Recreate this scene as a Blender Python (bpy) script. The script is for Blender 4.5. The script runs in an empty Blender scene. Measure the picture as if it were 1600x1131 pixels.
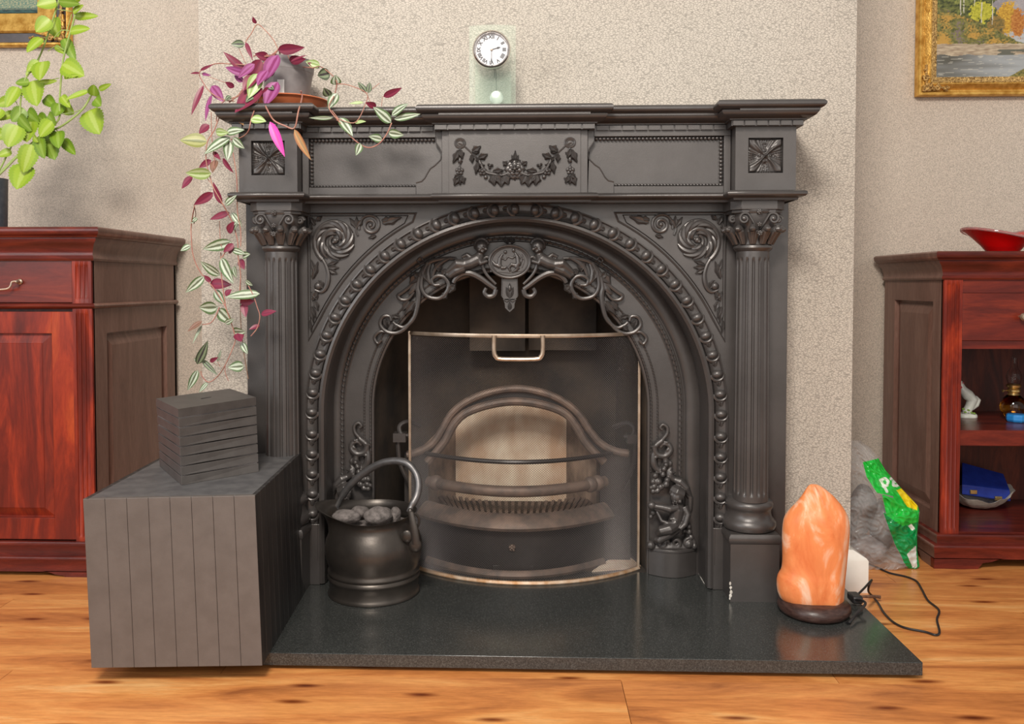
import bpy, bmesh, math, random
import numpy as np
from mathutils import Vector, Matrix, Euler, noise
random.seed(7)
sc = bpy.context.scene
COL = sc.collection
pi = math.pi

# ------------------------------------------------------------------ camera, world, lights, exposure
FPX = 1350.0; PSI = math.atan(FPX/38000); THE = math.atan(FPX/42000); PPX = 777.0; PPY = 488.0
CAM = Vector((0.028, -2.0, 0.735))
cd = bpy.data.cameras.new('camera'); cam = bpy.data.objects.new('camera', cd); COL.objects.link(cam)
cd.sensor_width = 36; cd.lens = FPX/1600*36; cd.shift_x = (800-PPX)/1600; cd.shift_y = (PPY-565.5)/1600
cd.clip_start = 0.02
cam.location = CAM; cam.rotation_euler = (pi/2-THE, 0, PSI); sc.camera = cam
w = bpy.data.worlds.new('room_light'); sc.world = w; w.use_nodes = True
w.node_tree.nodes['Background'].inputs[0].default_value = (0.95, 0.93, 0.90, 1)
w.node_tree.nodes['Background'].inputs[1].default_value = 0.50
def area(name, loc, target, sx, sy, power, col):
    l = bpy.data.lights.new(name, 'AREA'); l.shape = 'RECTANGLE'; l.size = sx; l.size_y = sy; l.energy = power; l.color = col
    o = bpy.data.objects.new(name, l); COL.objects.link(o); o.location = loc
    o.rotation_euler = (Vector(target)-Vector(loc)).to_track_quat('-Z', 'Y').to_euler(); return o
area('ceiling_lamp_light', (-0.35, -2.55, 2.65), (0.0, 0.0, 0.5), 0.8, 0.6, 108, (1.0, 0.93, 0.84))
area('front_fill_light', (0.5, -3.5, 1.35), (0.1, 0.4, 0.5), 3.2, 1.8, 28, (1.0, 0.95, 0.88))  # unseen broad fill added behind the camera to brighten the alcoves and front
area('window_light', (-2.6, -2.4, 1.5), (0.0, 0.2, 0.6), 1.2, 1.4, 26, (0.93, 0.97, 1.0))
sc.view_settings.view_transform = 'Standard'; sc.view_settings.look = 'None'
sc.view_settings.exposure = -0.06; sc.view_settings.gamma = 1.0; sc.view_settings.use_curve_mapping = False

# ------------------------------------------------------------------ measuring helpers
_F = Vector((-math.sin(PSI)*math.cos(THE), math.cos(PSI)*math.cos(THE), -math.sin(THE)))
_R = Vector((math.cos(PSI), math.sin(PSI), 0)); _U = _R.cross(_F)
def P(px, py, Y):
    d = _F*FPX + _R*(px-PPX) + _U*(PPY-py); return CAM + d*((Y-CAM.y)/d.y)
def PZ(px, py, z):
    d = _F*FPX + _R*(px-PPX) + _U*(PPY-py); return CAM + d*((z-CAM.z)/d.z)

# ------------------------------------------------------------------ materials
def nodes(name):
    m = bpy.data.materials.new(name); m.use_nodes = True; nt = m.node_tree
    return m, nt, nt.nodes['Principled BSDF']
def setp(b, **k):
    for a, v in k.items():
        n = {'rough':'Roughness','metal':'Metallic','spec':'Specular IOR Level','trans':'Transmission Weight','ior':'IOR','alpha':'Alpha','coat':'Coat Weight','sss':'Subsurface Weight','coatr':'Coat Roughness'}[a]
        b.inputs[n].default_value = v
def c4(c): return (c[0], c[1], c[2], 1)
def ramp(nt, fac, stops):
    r = nt.nodes.new('ShaderNodeValToRGB'); el = r.color_ramp.elements
    while len(el) < len(stops): el.new(0.5)
    for e, (p, c) in zip(el, stops): e.position = p; e.color = c4(c)
    nt.links.new(fac, r.inputs[0]); return r.outputs[0]
def coord(nt, scale=(1,1,1), rnd=False, kind='Object', rot=(0,0,0)):
    t = nt.nodes.new('ShaderNodeTexCoord'); m = nt.nodes.new('ShaderNodeMapping'); m.inputs['Scale'].default_value = scale; m.inputs['Rotation'].default_value = rot
    nt.links.new(t.outputs[kind], m.inputs[0])
    if rnd:
        oi = nt.nodes.new('ShaderNodeObjectInfo'); mu = nt.nodes.new('ShaderNodeVectorMath'); mu.operation = 'SCALE'
        mu.inputs[0].default_value = (31, 17, 11); nt.links.new(oi.outputs['Random'], mu.inputs['Scale']); nt.links.new(mu.outputs[0], m.inputs['Location'])
    return m.outputs[0]
def ntex(nt, vec, scale, detail=4, rough=0.6, dist=0):
    n = nt.nodes.new('ShaderNodeTexNoise'); n.inputs['Scale'].default_value = scale; n.inputs['Detail'].default_value = detail
    n.inputs['Roughness'].default_value = rough; n.inputs['Distortion'].default_value = dist; nt.links.new(vec, n.inputs['Vector']); return n.outputs['Fac']
def bump(nt, b, h, strength, dist=0.001):
    bn = nt.nodes.new('ShaderNodeBump'); bn.inputs['Strength'].default_value = strength; bn.inputs['Distance'].default_value = dist
    nt.links.new(h, bn.inputs['Height']); nt.links.new(bn.outputs[0], b.inputs['Normal'])
def plain(name, c, c2=None, scale=40, rough=0.5, bmp=0, bscale=200, bdist=0.001, stretch=(1,1,1), rnd=False, lo=0.35, hi=0.65, **k):
    m, nt, b = nodes(name)
    v = coord(nt, stretch, rnd)
    if c2 is not None:
        f = ntex(nt, v, scale); nt.links.new(ramp(nt, f, [(lo, c), (hi, c2)]), b.inputs['Base Color'])
    else: b.inputs['Base Color'].default_value = c4(c)
    if bmp: bump(nt, b, ntex(nt, v, bscale, 3), bmp, bdist)
    setp(b, rough=rough, **k); return m
M = {}
M['iron'] = plain('black_lead_iron', (.066,.058,.055), (.085,.076,.073), 9, 0.34, .3, 500, .0008, metal=.3, spec=.7)
M['iron_dark'] = plain('blackened_iron', (.050,.043,.040), (.074,.064,.060), 9, 0.34, .3, 300, .0008, metal=.3, spec=.7)
M['soot'] = plain('sooty_iron', (.030,.024,.020), (.085,.060,.042), 7, 0.8, .4, 120, .001)
M['grate'] = plain('heat_worn_grate', (.16,.125,.108), (.32,.225,.175), 25, 0.55, .4, 200, .001, metal=.3)
M['fireclay'] = plain('fireclay', (.66,.43,.28), (.97,.82,.64), 14, 0.9, .5, 90, .002, stretch=(1,1,.5))
M['brass'] = plain('aged_brass', (.42,.31,.22), (.58,.46,.36), 30, 0.36, metal=.8)
M['brass_dark'] = plain('tarnished_brass', (.40,.20,.08), (.62,.48,.36), 30, 0.5, metal=.4)
M['brass_bright'] = plain('yellow_brass', (.62,.43,.16), (.72,.53,.24), 30, 0.3, metal=.9)
M['mesh_wire'] = plain('screen_wire', (.22,.20,.20), rough=.30, metal=.9)
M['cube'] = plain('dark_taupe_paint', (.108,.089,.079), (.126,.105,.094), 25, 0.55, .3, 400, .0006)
M['cube_side'] = plain('dark_cube_side', (.020,.018,.018), (.040,.036,.034), 30, 0.45, .3, 300, .0006, stretch=(1,1,.15))  # much darker than the front boards
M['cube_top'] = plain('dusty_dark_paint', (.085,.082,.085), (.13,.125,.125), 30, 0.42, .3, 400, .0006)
M['box_paint'] = plain('box_dark_paint', (.070,.061,.057), (.088,.078,.073), 25, 0.5, .3, 400, .0006)
M['sooty_clay'] = plain('sooty_fireclay', (.13,.09,.065), (.46,.32,.23), 18, 0.9, .5, 90, .002, stretch=(1,1,.5))
M['plaster'] = plain('old_plaster', (.55,.50,.44), (.78,.74,.68), 90, 0.9, .6, 200, .001)
M['copper_black'] = plain('blackened_metal', (.060,.052,.047), (.105,.090,.078), 8, 0.36, .2, 260, .0008, metal=.7)
M['handle_metal'] = plain('worn_grey_metal', (.13,.125,.125), (.19,.18,.18), 60, 0.42, metal=.7)
M['coal'] = plain('dusty_coal', (.09,.078,.072), (.22,.19,.18), 70, 0.9, .8, 160, .003)
M['white_paint'] = plain('cream_gloss_paint', (.74,.69,.62), (.80,.75,.69), 20, 0.35)
M['terracotta'] = plain('terracotta_plastic', (.50,.13,.045), (.58,.17,.07), 20, 0.5)
M['pot_grey'] = plain('grey_pot_plastic', (.22,.20,.20), (.29,.27,.27), 20, 0.42)
M['pot_blue'] = plain('blue_grey_pot', (.06,.08,.10), (.10,.12,.14), 60, 0.4, .3, 200)
M['paper'] = plain('white_paper', (.78,.76,.73))
M['soil'] = plain('soil', (.03,.02,.015), (.07,.05,.035), 60, .95, .8, 100, .004)
M['chrome'] = plain('chrome', (.78,.74,.70), rough=.12, metal=1)
M['dial'] = plain('white_dial', (.62,.61,.64), rough=.4)
M['ink'] = plain('black_ink', (.03,.03,.035), rough=.5)
M['disc'] = plain('brushed_green_silver', (.40,.46,.40), (.60,.66,.60), 30, .3, stretch=(1,1,.1), metal=.7)
M['cord'] = plain('black_cable', (.018,.017,.018), rough=.4)
M['lamp_base'] = plain('dark_turned_wood', (.035,.016,.013), (.075,.038,.030), 60, .35, .3, 150, stretch=(1,1,4))
M['gold'] = plain('gilt', (.50,.24,.035), (.86,.52,.13), 35, .34, .5, 160, .002, metal=.6)
M['gold_orn'] = plain('gilt_carving', (.22,.11,.03), (.85,.55,.20), 160, .35, .9, 260, .004, metal=.6)
M['frame_dark'] = plain('dark_frame_band', (.03,.025,.025), (.07,.05,.05), 20, .35)
M['porcelain'] = plain('white_porcelain', (.70,.72,.64), (.80,.80,.74), 40, .15, coat=.5)
M['leafgreen'] = plain('glazed_green', (.25,.40,.08), rough=.3)
M['pinkglaze'] = plain('glazed_pink', (.70,.12,.15), rough=.3)
M['blue_card'] = plain('royal_blue_cover', (.012,.035,.30), (.02,.055,.42), 30, .5, .3, 300)
M['blue_box'] = plain('bright_blue_lacquer', (.02,.22,.62), (.05,.32,.72), 30, .2)
M['shell'] = plain('grey_shell', (.45,.40,.33), (.66,.61,.53), 45, .5, .5, 120, .002)
M['black_lug'] = plain('dark_plastic', (.03,.03,.03), rough=.4)
M['twig'] = plain('dead_stem', (.11,.05,.03), (.22,.12,.07), 60, .8)
M['stem_pink'] = plain('pink_stem', (.36,.14,.12), (.46,.24,.17), 60, .5)
M['stem_green'] = plain('green_stem', (.30,.42,.10), (.40,.50,.16), 40, .5)
M['bundle'] = plain('packed_cloth', (.20,.18,.18), (.42,.38,.38), 12, .7)

def glassmat(name, col, rough=0.02, alpha=None, ior=1.45):
    m, nt, b = nodes(name); b.inputs['Base Color'].default_value = c4(col); setp(b, rough=rough, trans=1.0, ior=ior); return m
M['glass_green'] = plain('green_tinted_glass', (.62,.78,.62), rough=.06, alpha=.13)
M['glass_clear'] = glassmat('clear_glass', (.95,.95,.95), ior=1.2)
M['glass_amber'] = glassmat('amber_glass', (.55,.22,.02))
m, nt, b = nodes('red_glass'); b.inputs['Base Color'].default_value = (.80,.004,.006,1); setp(b, rough=.06, trans=.45, ior=1.45, coat=.6); M['red_glass'] = m
m, nt, b = nodes('clear_rim_glass'); b.inputs['Base Color'].default_value = (.75,.55,.55,1); setp(b, rough=.05, trans=.8, ior=1.3); M['rim_glass'] = m

# granite hearth
m, nt, b = nodes('black_granite'); v = coord(nt)
f = ntex(nt, v, 420, 2, .7); nt.links.new(ramp(nt, f, [(.40,(.026,.028,.027)),(.60,(.058,.060,.057)),(.74,(.10,.10,.095))]), b.inputs['Base Color'])
f2 = ntex(nt, v, 6, 4); r2 = nt.nodes.new('ShaderNodeMapRange'); r2.inputs['To Min'].default_value = .10; r2.inputs['To Max'].default_value = .24; nt.links.new(f2, r2.inputs[0]); nt.links.new(r2.outputs[0], b.inputs['Roughness'])
setp(b, spec=.6); M['granite'] = m

# mahogany
def wood(name, cols, sc_long, rough, stretch, gain=1.0, knots=False, rnd=True, coat=0.12):
    m, nt, b = nodes(name); v = coord(nt, stretch, rnd)
    f = ntex(nt, v, sc_long, 6, .62, 1.2)
    col = ramp(nt, f, [(.28, cols[0]), (.47, cols[1]), (.60, cols[2]), (.74, cols[3])])
    v2 = coord(nt, tuple(s*6 for s in stretch), rnd); f2 = ntex(nt, v2, sc_long*2, 3, .7)
    mx = nt.nodes.new('ShaderNodeMixRGB'); mx.blend_type = 'MULTIPLY'; mx.inputs[0].default_value = .38
    nt.links.new(col, mx.inputs[1]); nt.links.new(ramp(nt, f2, [(.35,(.55,.5,.45)),(.6,(1,1,1))]), mx.inputs[2]); out = mx.outputs[0]
    if knots:
        v3 = coord(nt, (2.0, 7.5, 1), rnd); vo = nt.nodes.new('ShaderNodeTexVoronoi'); vo.voronoi_dimensions = '2D'; vo.inputs['Scale'].default_value = 1.35; nt.links.new(v3, vo.inputs['Vector'])
        mk = nt.nodes.new('ShaderNodeMixRGB'); mk.blend_type = 'MULTIPLY'; mk.inputs[0].default_value = 1
        nt.links.new(out, mk.inputs[1]); nt.links.new(ramp(nt, vo.outputs['Distance'], [(.0,(.20,.10,.07)),(.035,(.36,.22,.16)),(.11,(1,1,1))]), mk.inputs[2]); out = mk.outputs[0]
    nt.links.new(out, b.inputs['Base Color']); bump(nt, b, f2, .12, .0008)
    setp(b, rough=rough, coat=coat, coatr=.25, spec=.35); return m
mah = [(.07,.008,.005), (.17,.016,.007), (.32,.032,.009), (.46,.070,.014)]
M['mahogany'] = wood('red_mahogany', mah, 2.2, .42, (6,6,1))
M['mahogany_x'] = wood('red_mahogany_lengthwise', [(.06,.009,.007),(.14,.017,.010),(.22,.028,.012),(.31,.048,.016)], 2.2, .38, (1,6,6))
M['mahogany_trim'] = wood('dark_mahogany_trim', [(.06,.010,.008),(.11,.016,.011),(.17,.024,.014),(.23,.036,.018)], 4, .30, (1,6,6))
M['mahogany_side'] = wood('brown_mahogany_side', [(.16,.083,.062),(.20,.108,.083),(.235,.135,.105),(.27,.16,.125)], 3, .36, (6,6,1))
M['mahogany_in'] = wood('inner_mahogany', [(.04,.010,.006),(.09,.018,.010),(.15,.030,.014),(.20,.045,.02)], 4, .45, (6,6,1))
M['laminate'] = wood('honey_oak_laminate', [(.34,.110,.034),(.66,.245,.070),(.80,.345,.105),(.90,.50,.20)], 1.7, .34, (1.1,7,1), knots=True, coat=.25)

# wallpapers
def paper(name, cdark, clight, sx, sz, contrast, patt):
    m, nt, b = nodes(name)
    big = ntex(nt, coord(nt), 1.6, 3)
    base = ramp(nt, big, [(.3, cdark), (.7, clight)])
    if patt == 'crackle':
        vo = nt.nodes.new('ShaderNodeTexVoronoi'); vo.feature = 'DISTANCE_TO_EDGE'; vo.inputs['Scale'].default_value = 1.0
        nt.links.new(coord(nt, (sx, sx, sz)), vo.inputs['Vector']); h = vo.outputs['Distance']
        lo, hi = .02, .16
    else:
        h = ntex(nt, coord(nt, (sx, sx, sz), rot=(0,.6,0)), 1.0, 2, .6); lo, hi = .38, .60
    fine = ramp(nt, h, [(lo, (contrast,)*3), (hi, (1,1,1))])
    mx = nt.nodes.new('ShaderNodeMixRGB'); mx.blend_type = 'MULTIPLY'; mx.inputs[0].default_value = 1
    nt.links.new(base, mx.inputs[1]); nt.links.new(fine, mx.inputs[2]); nt.links.new(mx.outputs[0], b.inputs['Base Color'])
    bump(nt, b, h, .35, .0012); setp(b, rough=.62, spec=.3); return m
M['paper_weave'] = paper('fine_weave_wallpaper', (.64,.545,.455), (.70,.605,.51), 430, 430, .64, 'weave')
M['paper_crackle'] = paper('crackle_wallpaper', (.53,.47,.40), (.59,.53,.46), 120, 260, .55, 'crackle')

# salt rock
m, nt, b = nodes('salt_rock'); v = coord(nt, (1,1,.6))
f = ntex(nt, v, 12, 5, .6, 1.0); nt.links.new(ramp(nt, f, [(.32,(.74,.18,.05)),(.50,(.88,.29,.10)),(.62,(.94,.60,.42))]), b.inputs['Base Color'])
setp(b, rough=.45, sss=.15); b.inputs['Subsurface Radius'].default_value = (.05,.02,.01); b.inputs['Subsurface Scale'].default_value = .3
bump(nt, b, ntex(nt, v, 40, 4), .25, .004); M['salt'] = m

# leaves: stripes follow the across coordinate stored in the UV map (u) and along (v)
def leafmat(name, edge, band, mid, rough=.4):
    m, nt, b = nodes(name); uv = nt.nodes.new('ShaderNodeUVMap'); uv.uv_map = 'leaf'; s = nt.nodes.new('ShaderNodeSeparateXYZ'); nt.links.new(uv.outputs[0], s.inputs[0])
    nz = ntex(nt, coord(nt), 90, 3); a = nt.nodes.new('ShaderNodeMath'); a.operation = 'MULTIPLY_ADD'; a.inputs[1].default_value = .22; nt.links.new(nz, a.inputs[0]); nt.links.new(s.outputs[0], a.inputs[2])
    nt.links.new(ramp(nt, a.outputs[0], [(.10, mid), (.26, mid), (.36, band), (.68, band), (.80, edge)]), b.inputs['Base Color'])
    setp(b, rough=rough, spec=.4, sss=.05); return m
LM = {
 'S': leafmat('silver_striped_leaf', (.10,.16,.065), (.52,.58,.46), (.13,.15,.09)),
 'D': leafmat('dark_striped_leaf', (.07,.09,.05), (.22,.27,.16), (.06,.05,.05)),
 'P': leafmat('wine_leaf_underside', (.17,.018,.045), (.22,.026,.058), (.17,.018,.05)),
 'V': leafmat('violet_leaf', (.24,.045,.15), (.34,.09,.25), (.22,.03,.12)),
 'M': leafmat('magenta_leaf', (.72,.035,.36), (.80,.06,.42), (.60,.05,.30)),
 'L': leafmat('lime_leaf', (.28,.38,.12), (.50,.60,.32), (.25,.36,.10)),
 'G': leafmat('olive_leaf', (.24,.25,.07), (.38,.38,.16), (.16,.18,.06)),
 'T': leafmat('tan_leaf', (.34,.14,.06), (.46,.25,.10), (.30,.20,.10)),
 'B': leafmat('brown_leaf', (.20,.10,.06), (.26,.14,.10), (.18,.09,.06)),
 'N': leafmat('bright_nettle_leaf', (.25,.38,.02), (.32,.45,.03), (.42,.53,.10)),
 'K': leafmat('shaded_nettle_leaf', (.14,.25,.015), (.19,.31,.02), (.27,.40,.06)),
}
def vcol(name, rough=.5, trans=False, rel=0):
    m, nt, b = nodes(name); a = nt.nodes.new('ShaderNodeVertexColor'); a.layer_name = 'paint'
    nt.links.new(a.outputs[0], b.inputs['Base Color']); setp(b, rough=rough)
    if trans: nt.links.new(a.outputs[1], b.inputs['Alpha'])
    if rel: bump(nt, b, ntex(nt, coord(nt), 250, 3), rel, .001)
    return m
M['canvas'] = vcol('oil_paint', .45, rel=.5)
M['bag'] = vcol('printed_plastic_film', .06, True)

# ------------------------------------------------------------------ mesh builder
class MB:
    def __init__(s): s.v = []; s.f = []; s.uv = []
    def add(s, vs, fs):
        o = len(s.v); s.v += [tuple(x) for x in vs]; s.f += [tuple(i+o for i in f) for f in fs]; return s
    def box(s, x0, x1, y0, y1, z0, z1):
        s.add([(x0,y0,z0),(x1,y0,z0),(x1,y1,z0),(x0,y1,z0),(x0,y0,z1),(x1,y0,z1),(x1,y1,z1),(x0,y1,z1)],
              [(0,3,2,1),(4,5,6,7),(0,1,5,4),(1,2,6,5),(2,3,7,6),(3,0,4,7)]); return s
    def hexa(s, b, t):           # b, t: four points each, counter clockwise seen from above
        s.add(list(b)+list(t), [(0,3,2,1),(4,5,6,7),(0,1,5,4),(1,2,6,5),(2,3,7,6),(3,0,4,7)]); return s
    def prism(s, pts, y0, y1, axis='y'):     # pts in xz
        n = len(pts); A = sum(pts[i][0]*pts[(i+1)%n][1]-pts[(i+1)%n][0]*pts[i][1] for i in range(n))
        if A < 0: pts = pts[::-1]
        if axis == 'y': f0 = [(p[0], y0, p[1]) for p in pts]; f1 = [(p[0], y1, p[1]) for p in pts]
        elif axis == 'x': f0 = [(y0, p[0], p[1]) for p in pts][::-1]; f1 = [(y1, p[0], p[1]) for p in pts][::-1]
        else: f0 = [(p[0], p[1], y1) for p in pts]; f1 = [(p[0], p[1], y0) for p in pts]
        s.add(f0+f1, [tuple(range(n)), tuple(range(2*n-1, n-1, -1))]+[(i, i+n, (i+1)%n+n, (i+1)%n) for i in range(n)]); return s
    def tube(s, pts, r, n=8, flat=1.0, cap=True, closed=False):
        pts = [Vector(p) for p in pts]; m = len(pts); r = r if hasattr(r, '__len__') else [r]*m
        vs = []; prev = None
        for i, p in enumerate(pts):
            a = pts[(i-1) % m] if (closed or i > 0) else pts[i]; b = pts[(i+1) % m] if (closed or i < m-1) else pts[i]
            t = (b-a).normalized() if (b-a).length > 1e-9 else Vector((0,0,1))
            if prev is None:
                up = Vector((0,1,0)) if abs(t.y) < .9 else Vector((1,0,0))
                u = (up - t*up.dot(t)).normalized()
            else: u = (prev - t*prev.dot(t)).normalized()
            prev = u; w_ = t.cross(u)
            for k in range(n):
                q = 2*pi*k/n; vs.append(p + u*(math.cos(q)*r[i]*flat) + w_*(math.sin(q)*r[i]))
        fs = []
        for i in range(m if closed else m-1):
            j = (i+1) % m
            for k in range(n): fs.append((i*n+k, i*n+(k+1)%n, j*n+(k+1)%n, j*n+k))
        if cap and not closed: fs += [tuple(range(n-1,-1,-1)), tuple((m-1)*n+k for k in range(n))]
        s.add(vs, fs); return s
    def lathe(s, prof, c=(0,0,0), n=32, fn=None, ax=None):      # prof: (r,z) bottom to top
        vs = []
        for (r, z) in prof:
            for k in range(n):
                a = 2*pi*k/n; rr = r if fn is None else fn(r, z, a); vs.append(Vector((rr*math.cos(a), rr*math.sin(a), z)))
        if ax is not None: vs = [ax @ v for v in vs]
        vs = [v+Vector(c) for v in vs]; m = len(prof); fs = []
        for i in range(m-1):
            for k in range(n): fs.append((i*n+k, i*n+(k+1)%n, (i+1)*n+(k+1)%n, (i+1)*n+k))
        if prof[0][0] > 1e-6: fs.append(tuple(range(n-1,-1,-1)))
        if prof[-1][0] > 1e-6: fs.append(tuple((m-1)*n+k for k in range(n)))
        s.add(vs, fs); return s
    def blob(s, c, r, n=10, m=7, rot=None):
        r = r if hasattr(r, '__len__') else (r,r,r); vs = [Vector((0,0,-r[2]))]
        for i in range(1, m):
            b = -pi/2+pi*i/m
            for k in range(n): a = 2*pi*k/n; vs.append(Vector((r[0]*math.cos(b)*math.cos(a), r[1]*math.cos(b)*math.sin(a), r[2]*math.sin(b))))
        vs.append(Vector((0,0,r[2])))
        if rot is not None: vs = [rot @ v for v in vs]
        vs = [v+Vector(c) for v in vs]
        fs = [(0, 1+(k+1)%n, 1+k) for k in range(n)]
        for i in range(m-2):
            for k in range(n): fs.append((1+i*n+k, 1+i*n+(k+1)%n, 1+(i+1)*n+(k+1)%n, 1+(i+1)*n+k))
        L = len(vs)-1; fs += [(L, 1+(m-2)*n+k, 1+(m-2)*n+(k+1)%n) for k in range(n)]
        s.add(vs, fs); return s
    def leaf(s, A, B, w, h=.004, lobes=0, base=.0, n=9):  # relief leaf in the xz plane, raised towards -y
        A = Vector(A); B = Vector(B); t = B-A; L = t.length; t = t/L; q = Vector((-t.z, 0, t.x)); out = Vector((0,-1,0)); vs = []; fs = []
        for i in range(n+1):
            x = i/n; ww = w*.5*math.sin(pi*min(1, x**.75))**.8 if 0 < x < 1 else 0.0
            if lobes and 0 < x < 1: ww *= 1+.22*math.cos(2*pi*lobes*x)
            for (sx, hh) in ((-1, 0), (-.55, .75), (0, .35), (.55, .75), (1, 0)):
                vs.append(A+t*(L*x)+q*(sx*ww)+out*(base+h*hh*math.sin(pi*min(1,.12+.8*x))))
        for i in range(n):
            for k in range(4): fs.append((i*5+k, i*5+k+1, (i+1)*5+k+1, (i+1)*5+k))
        s.add(vs, fs); return s
    def sweep_plan(s, path, prof, closed=False):   # path: (x,y) list; prof: (out,z) - out to the right hand of travel
        path = [Vector((p[0], p[1])) for p in path]; m = len(path); offs = []
        for i in range(m):
            def nrm(a, b): d = (b-a).normalized(); return Vector((d.y, -d.x))
            n1 = nrm(path[i-1], path[i]) if (i > 0 or closed) else None; n2 = nrm(path[i], path[(i+1)%m]) if (i < m-1 or closed) else None
            if n1 is None: o = n2
            elif n2 is None: o = n1
            else: o = (n1+n2); o = o/max(.3, o.dot(n1)) if o.length > 1e-6 else n1
            offs.append(o)
        vs = [(p.x+o.x*a, p.y+o.y*a, z) for p, o in zip(path, offs) for a, z in prof]; k = len(prof); fs = []
        for i in range(m if closed else m-1):
            j = (i+1) % m
            for q in range(k-1): fs.append((i*k+q, i*k+q+1, j*k+q+1, j*k+q))
        if not closed: fs += [tuple(range(k)), tuple((m-1)*k+q for q in range(k-1,-1,-1))]
        s.add(vs, fs); return s
    def sweep_wall(s, path, prof, closed=False):    # path (x,z); prof (out in plane, y)
        path = [Vector((p[0], p[1])) for p in path]; m = len(path); offs = []
        for i in range(m):
            a = path[(i-1)%m] if (closed or i > 0) else None; b = path[(i+1)%m] if (closed or i < m-1) else None
            ns = []
            if a is not None: d = (path[i]-a).normalized(); ns.append(Vector((-d.y, d.x)))
            if b is not None: d = (b-path[i]).normalized(); ns.append(Vector((-d.y, d.x)))
            if len(ns) == 2: o = ns[0]+ns[1]; o = o/max(.3, o.dot(ns[0]))
            else: o = ns[0]
            offs.append(o)
        vs = [(p.x+o.x*a, y, p.y+o.y*a) for p, o in zip(path, offs) for a, y in prof]; k = len(prof); fs = []
        for i in range(m if closed else m-1):
            j = (i+1) % m
            for q in range(k-1): fs.append((i*k+q, i*k+q+1, j*k+q+1, j*k+q))
        s.add(vs, fs); return s
    def mirror_x(s, c):
        o = len(s.v); n = len(s.f); s.v += [(2*c-v[0], v[1], v[2]) for v in s.v]; s.f += [tuple(i+o for i in f[::-1]) for f in s.f[:n]]; return s
    def mirrored(s, c):
        r = MB(); r.v = [(2*c-v[0], v[1], v[2]) for v in s.v]; r.f = [f[::-1] for f in s.f]; return r

def tag(o, label=None, cat=None, group=None, kind=None):
    if label: o['label'] = label
    if cat: o['category'] = cat
    if group: o['group'] = group
    if kind: o['kind'] = kind
    return o
ORG = {}
def thing(name, label, cat, loc=(0,0,0), group=None):
    o = bpy.data.objects.new(name, None); o.empty_display_size = .05; COL.objects.link(o); o.location = loc; ORG[o] = Vector(loc); return tag(o, label, cat, group)
def mk(name, mb, mat, parent=None, smooth=35, bev=0, remesh=0, label=None, kind=None, fix=True, sub=0):
    me = bpy.data.meshes.new(name)
    vs = np.array([tuple(v) for v in mb.v], dtype=float)
    if parent is None: c = Vector(((vs[:,0].min()+vs[:,0].max())/2, (vs[:,1].min()+vs[:,1].max())/2, vs[:,2].min()))
    else: c = ORG[parent]
    me.from_pydata([tuple(v) for v in (vs-np.array(c))], [], mb.f)
    if mb.uv:
        uvl = me.uv_layers.new(name='leaf'); fl = np.array([mb.uv[l.vertex_index] for l in me.loops], dtype=np.float32).ravel(); uvl.data.foreach_set('uv', fl)
    if fix:
        bm = bmesh.new(); bm.from_mesh(me); bmesh.ops.recalc_face_normals(bm, faces=bm.faces); bm.to_mesh(me); bm.free()
    o = bpy.data.objects.new(name, me); COL.objects.link(o); ORG[o] = Vector(c)
    for mt in (mat if isinstance(mat, (list, tuple)) else [mat]): me.materials.append(mt)
    if parent is None: o.location = c
    else: o.parent = parent; o.location = (0,0,0)
    if smooth:
        me.polygons.foreach_set('use_smooth', [True]*len(me.polygons)); me.set_sharp_from_angle(angle=math.radians(smooth))
    if bev: b = o.modifiers.new('bevel', 'BEVEL'); b.width = bev; b.segments = 2; b.limit_method = 'ANGLE'; b.angle_limit = .7; b.harden_normals = False
    if remesh:
        r = o.modifiers.new('fuse', 'REMESH'); r.mode = 'VOXEL'; r.voxel_size = remesh; r.use_smooth_shade = True
        q = o.modifiers.new('soft', 'SMOOTH'); q.factor = .5; q.iterations = 2
    if sub: q = o.modifiers.new('sub', 'SUBSURF'); q.levels = sub; q.render_levels = sub
    return tag(o, label, kind=kind)
def piece(name, me, parent, loc, rot=(0,0,0), scale=(1,1,1), label=None):      # shares mesh data; loc in world
    o = bpy.data.objects.new(name, me); COL.objects.link(o); o.parent = parent; o.location = Vector(loc)-ORG[parent]; o.rotation_euler = rot; o.scale = scale
    return tag(o, label)
def local_mesh(name, mb, mat, smooth=35):
    me = bpy.data.meshes.new(name); me.from_pydata([tuple(v) for v in mb.v], [], mb.f); me.materials.append(mat)
    bm = bmesh.new(); bm.from_mesh(me); bmesh.ops.recalc_face_normals(bm, faces=bm.faces); bm.to_mesh(me); bm.free()
    if smooth: me.polygons.foreach_set('use_smooth', [True]*len(me.polygons)); me.set_sharp_from_angle(angle=math.radians(smooth))
    return me
def spiral(c, r0, r1, a0, turns, n=40):      # (x,z) spiral as 3d points at c.y
    c = Vector(c); out = []
    for i in range(n+1):
        t = i/n; r = r0+(r1-r0)*t**.8; a = a0+turns*2*pi*t; out.append(c+Vector((r*math.cos(a), 0, r*math.sin(a))))
    return out
def catmull(pts, k=6):
    pts = [Vector(p) for p in pts]; out = []
    for i in range(len(pts)-1):
        p0 = pts[max(0,i-1)]; p1 = pts[i]; p2 = pts[i+1]; p3 = pts[min(len(pts)-1,i+2)]
        for j in range(k):
            t = j/k; out.append(.5*((2*p1)+(p2-p0)*t+(2*p0-5*p1+4*p2-p3)*t*t+(3*p1-p0-3*p2+p3)*t**3))
    out.append(pts[-1]); return out
def taper(n, a, b, mid=None):
    return [a+(b-a)*i/max(1,n-1) if mid is None else (a+(mid-a)*2*i/(n-1) if i < n/2 else mid+(b-mid)*(2*i/(n-1)-1)) for i in range(n)]

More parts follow.
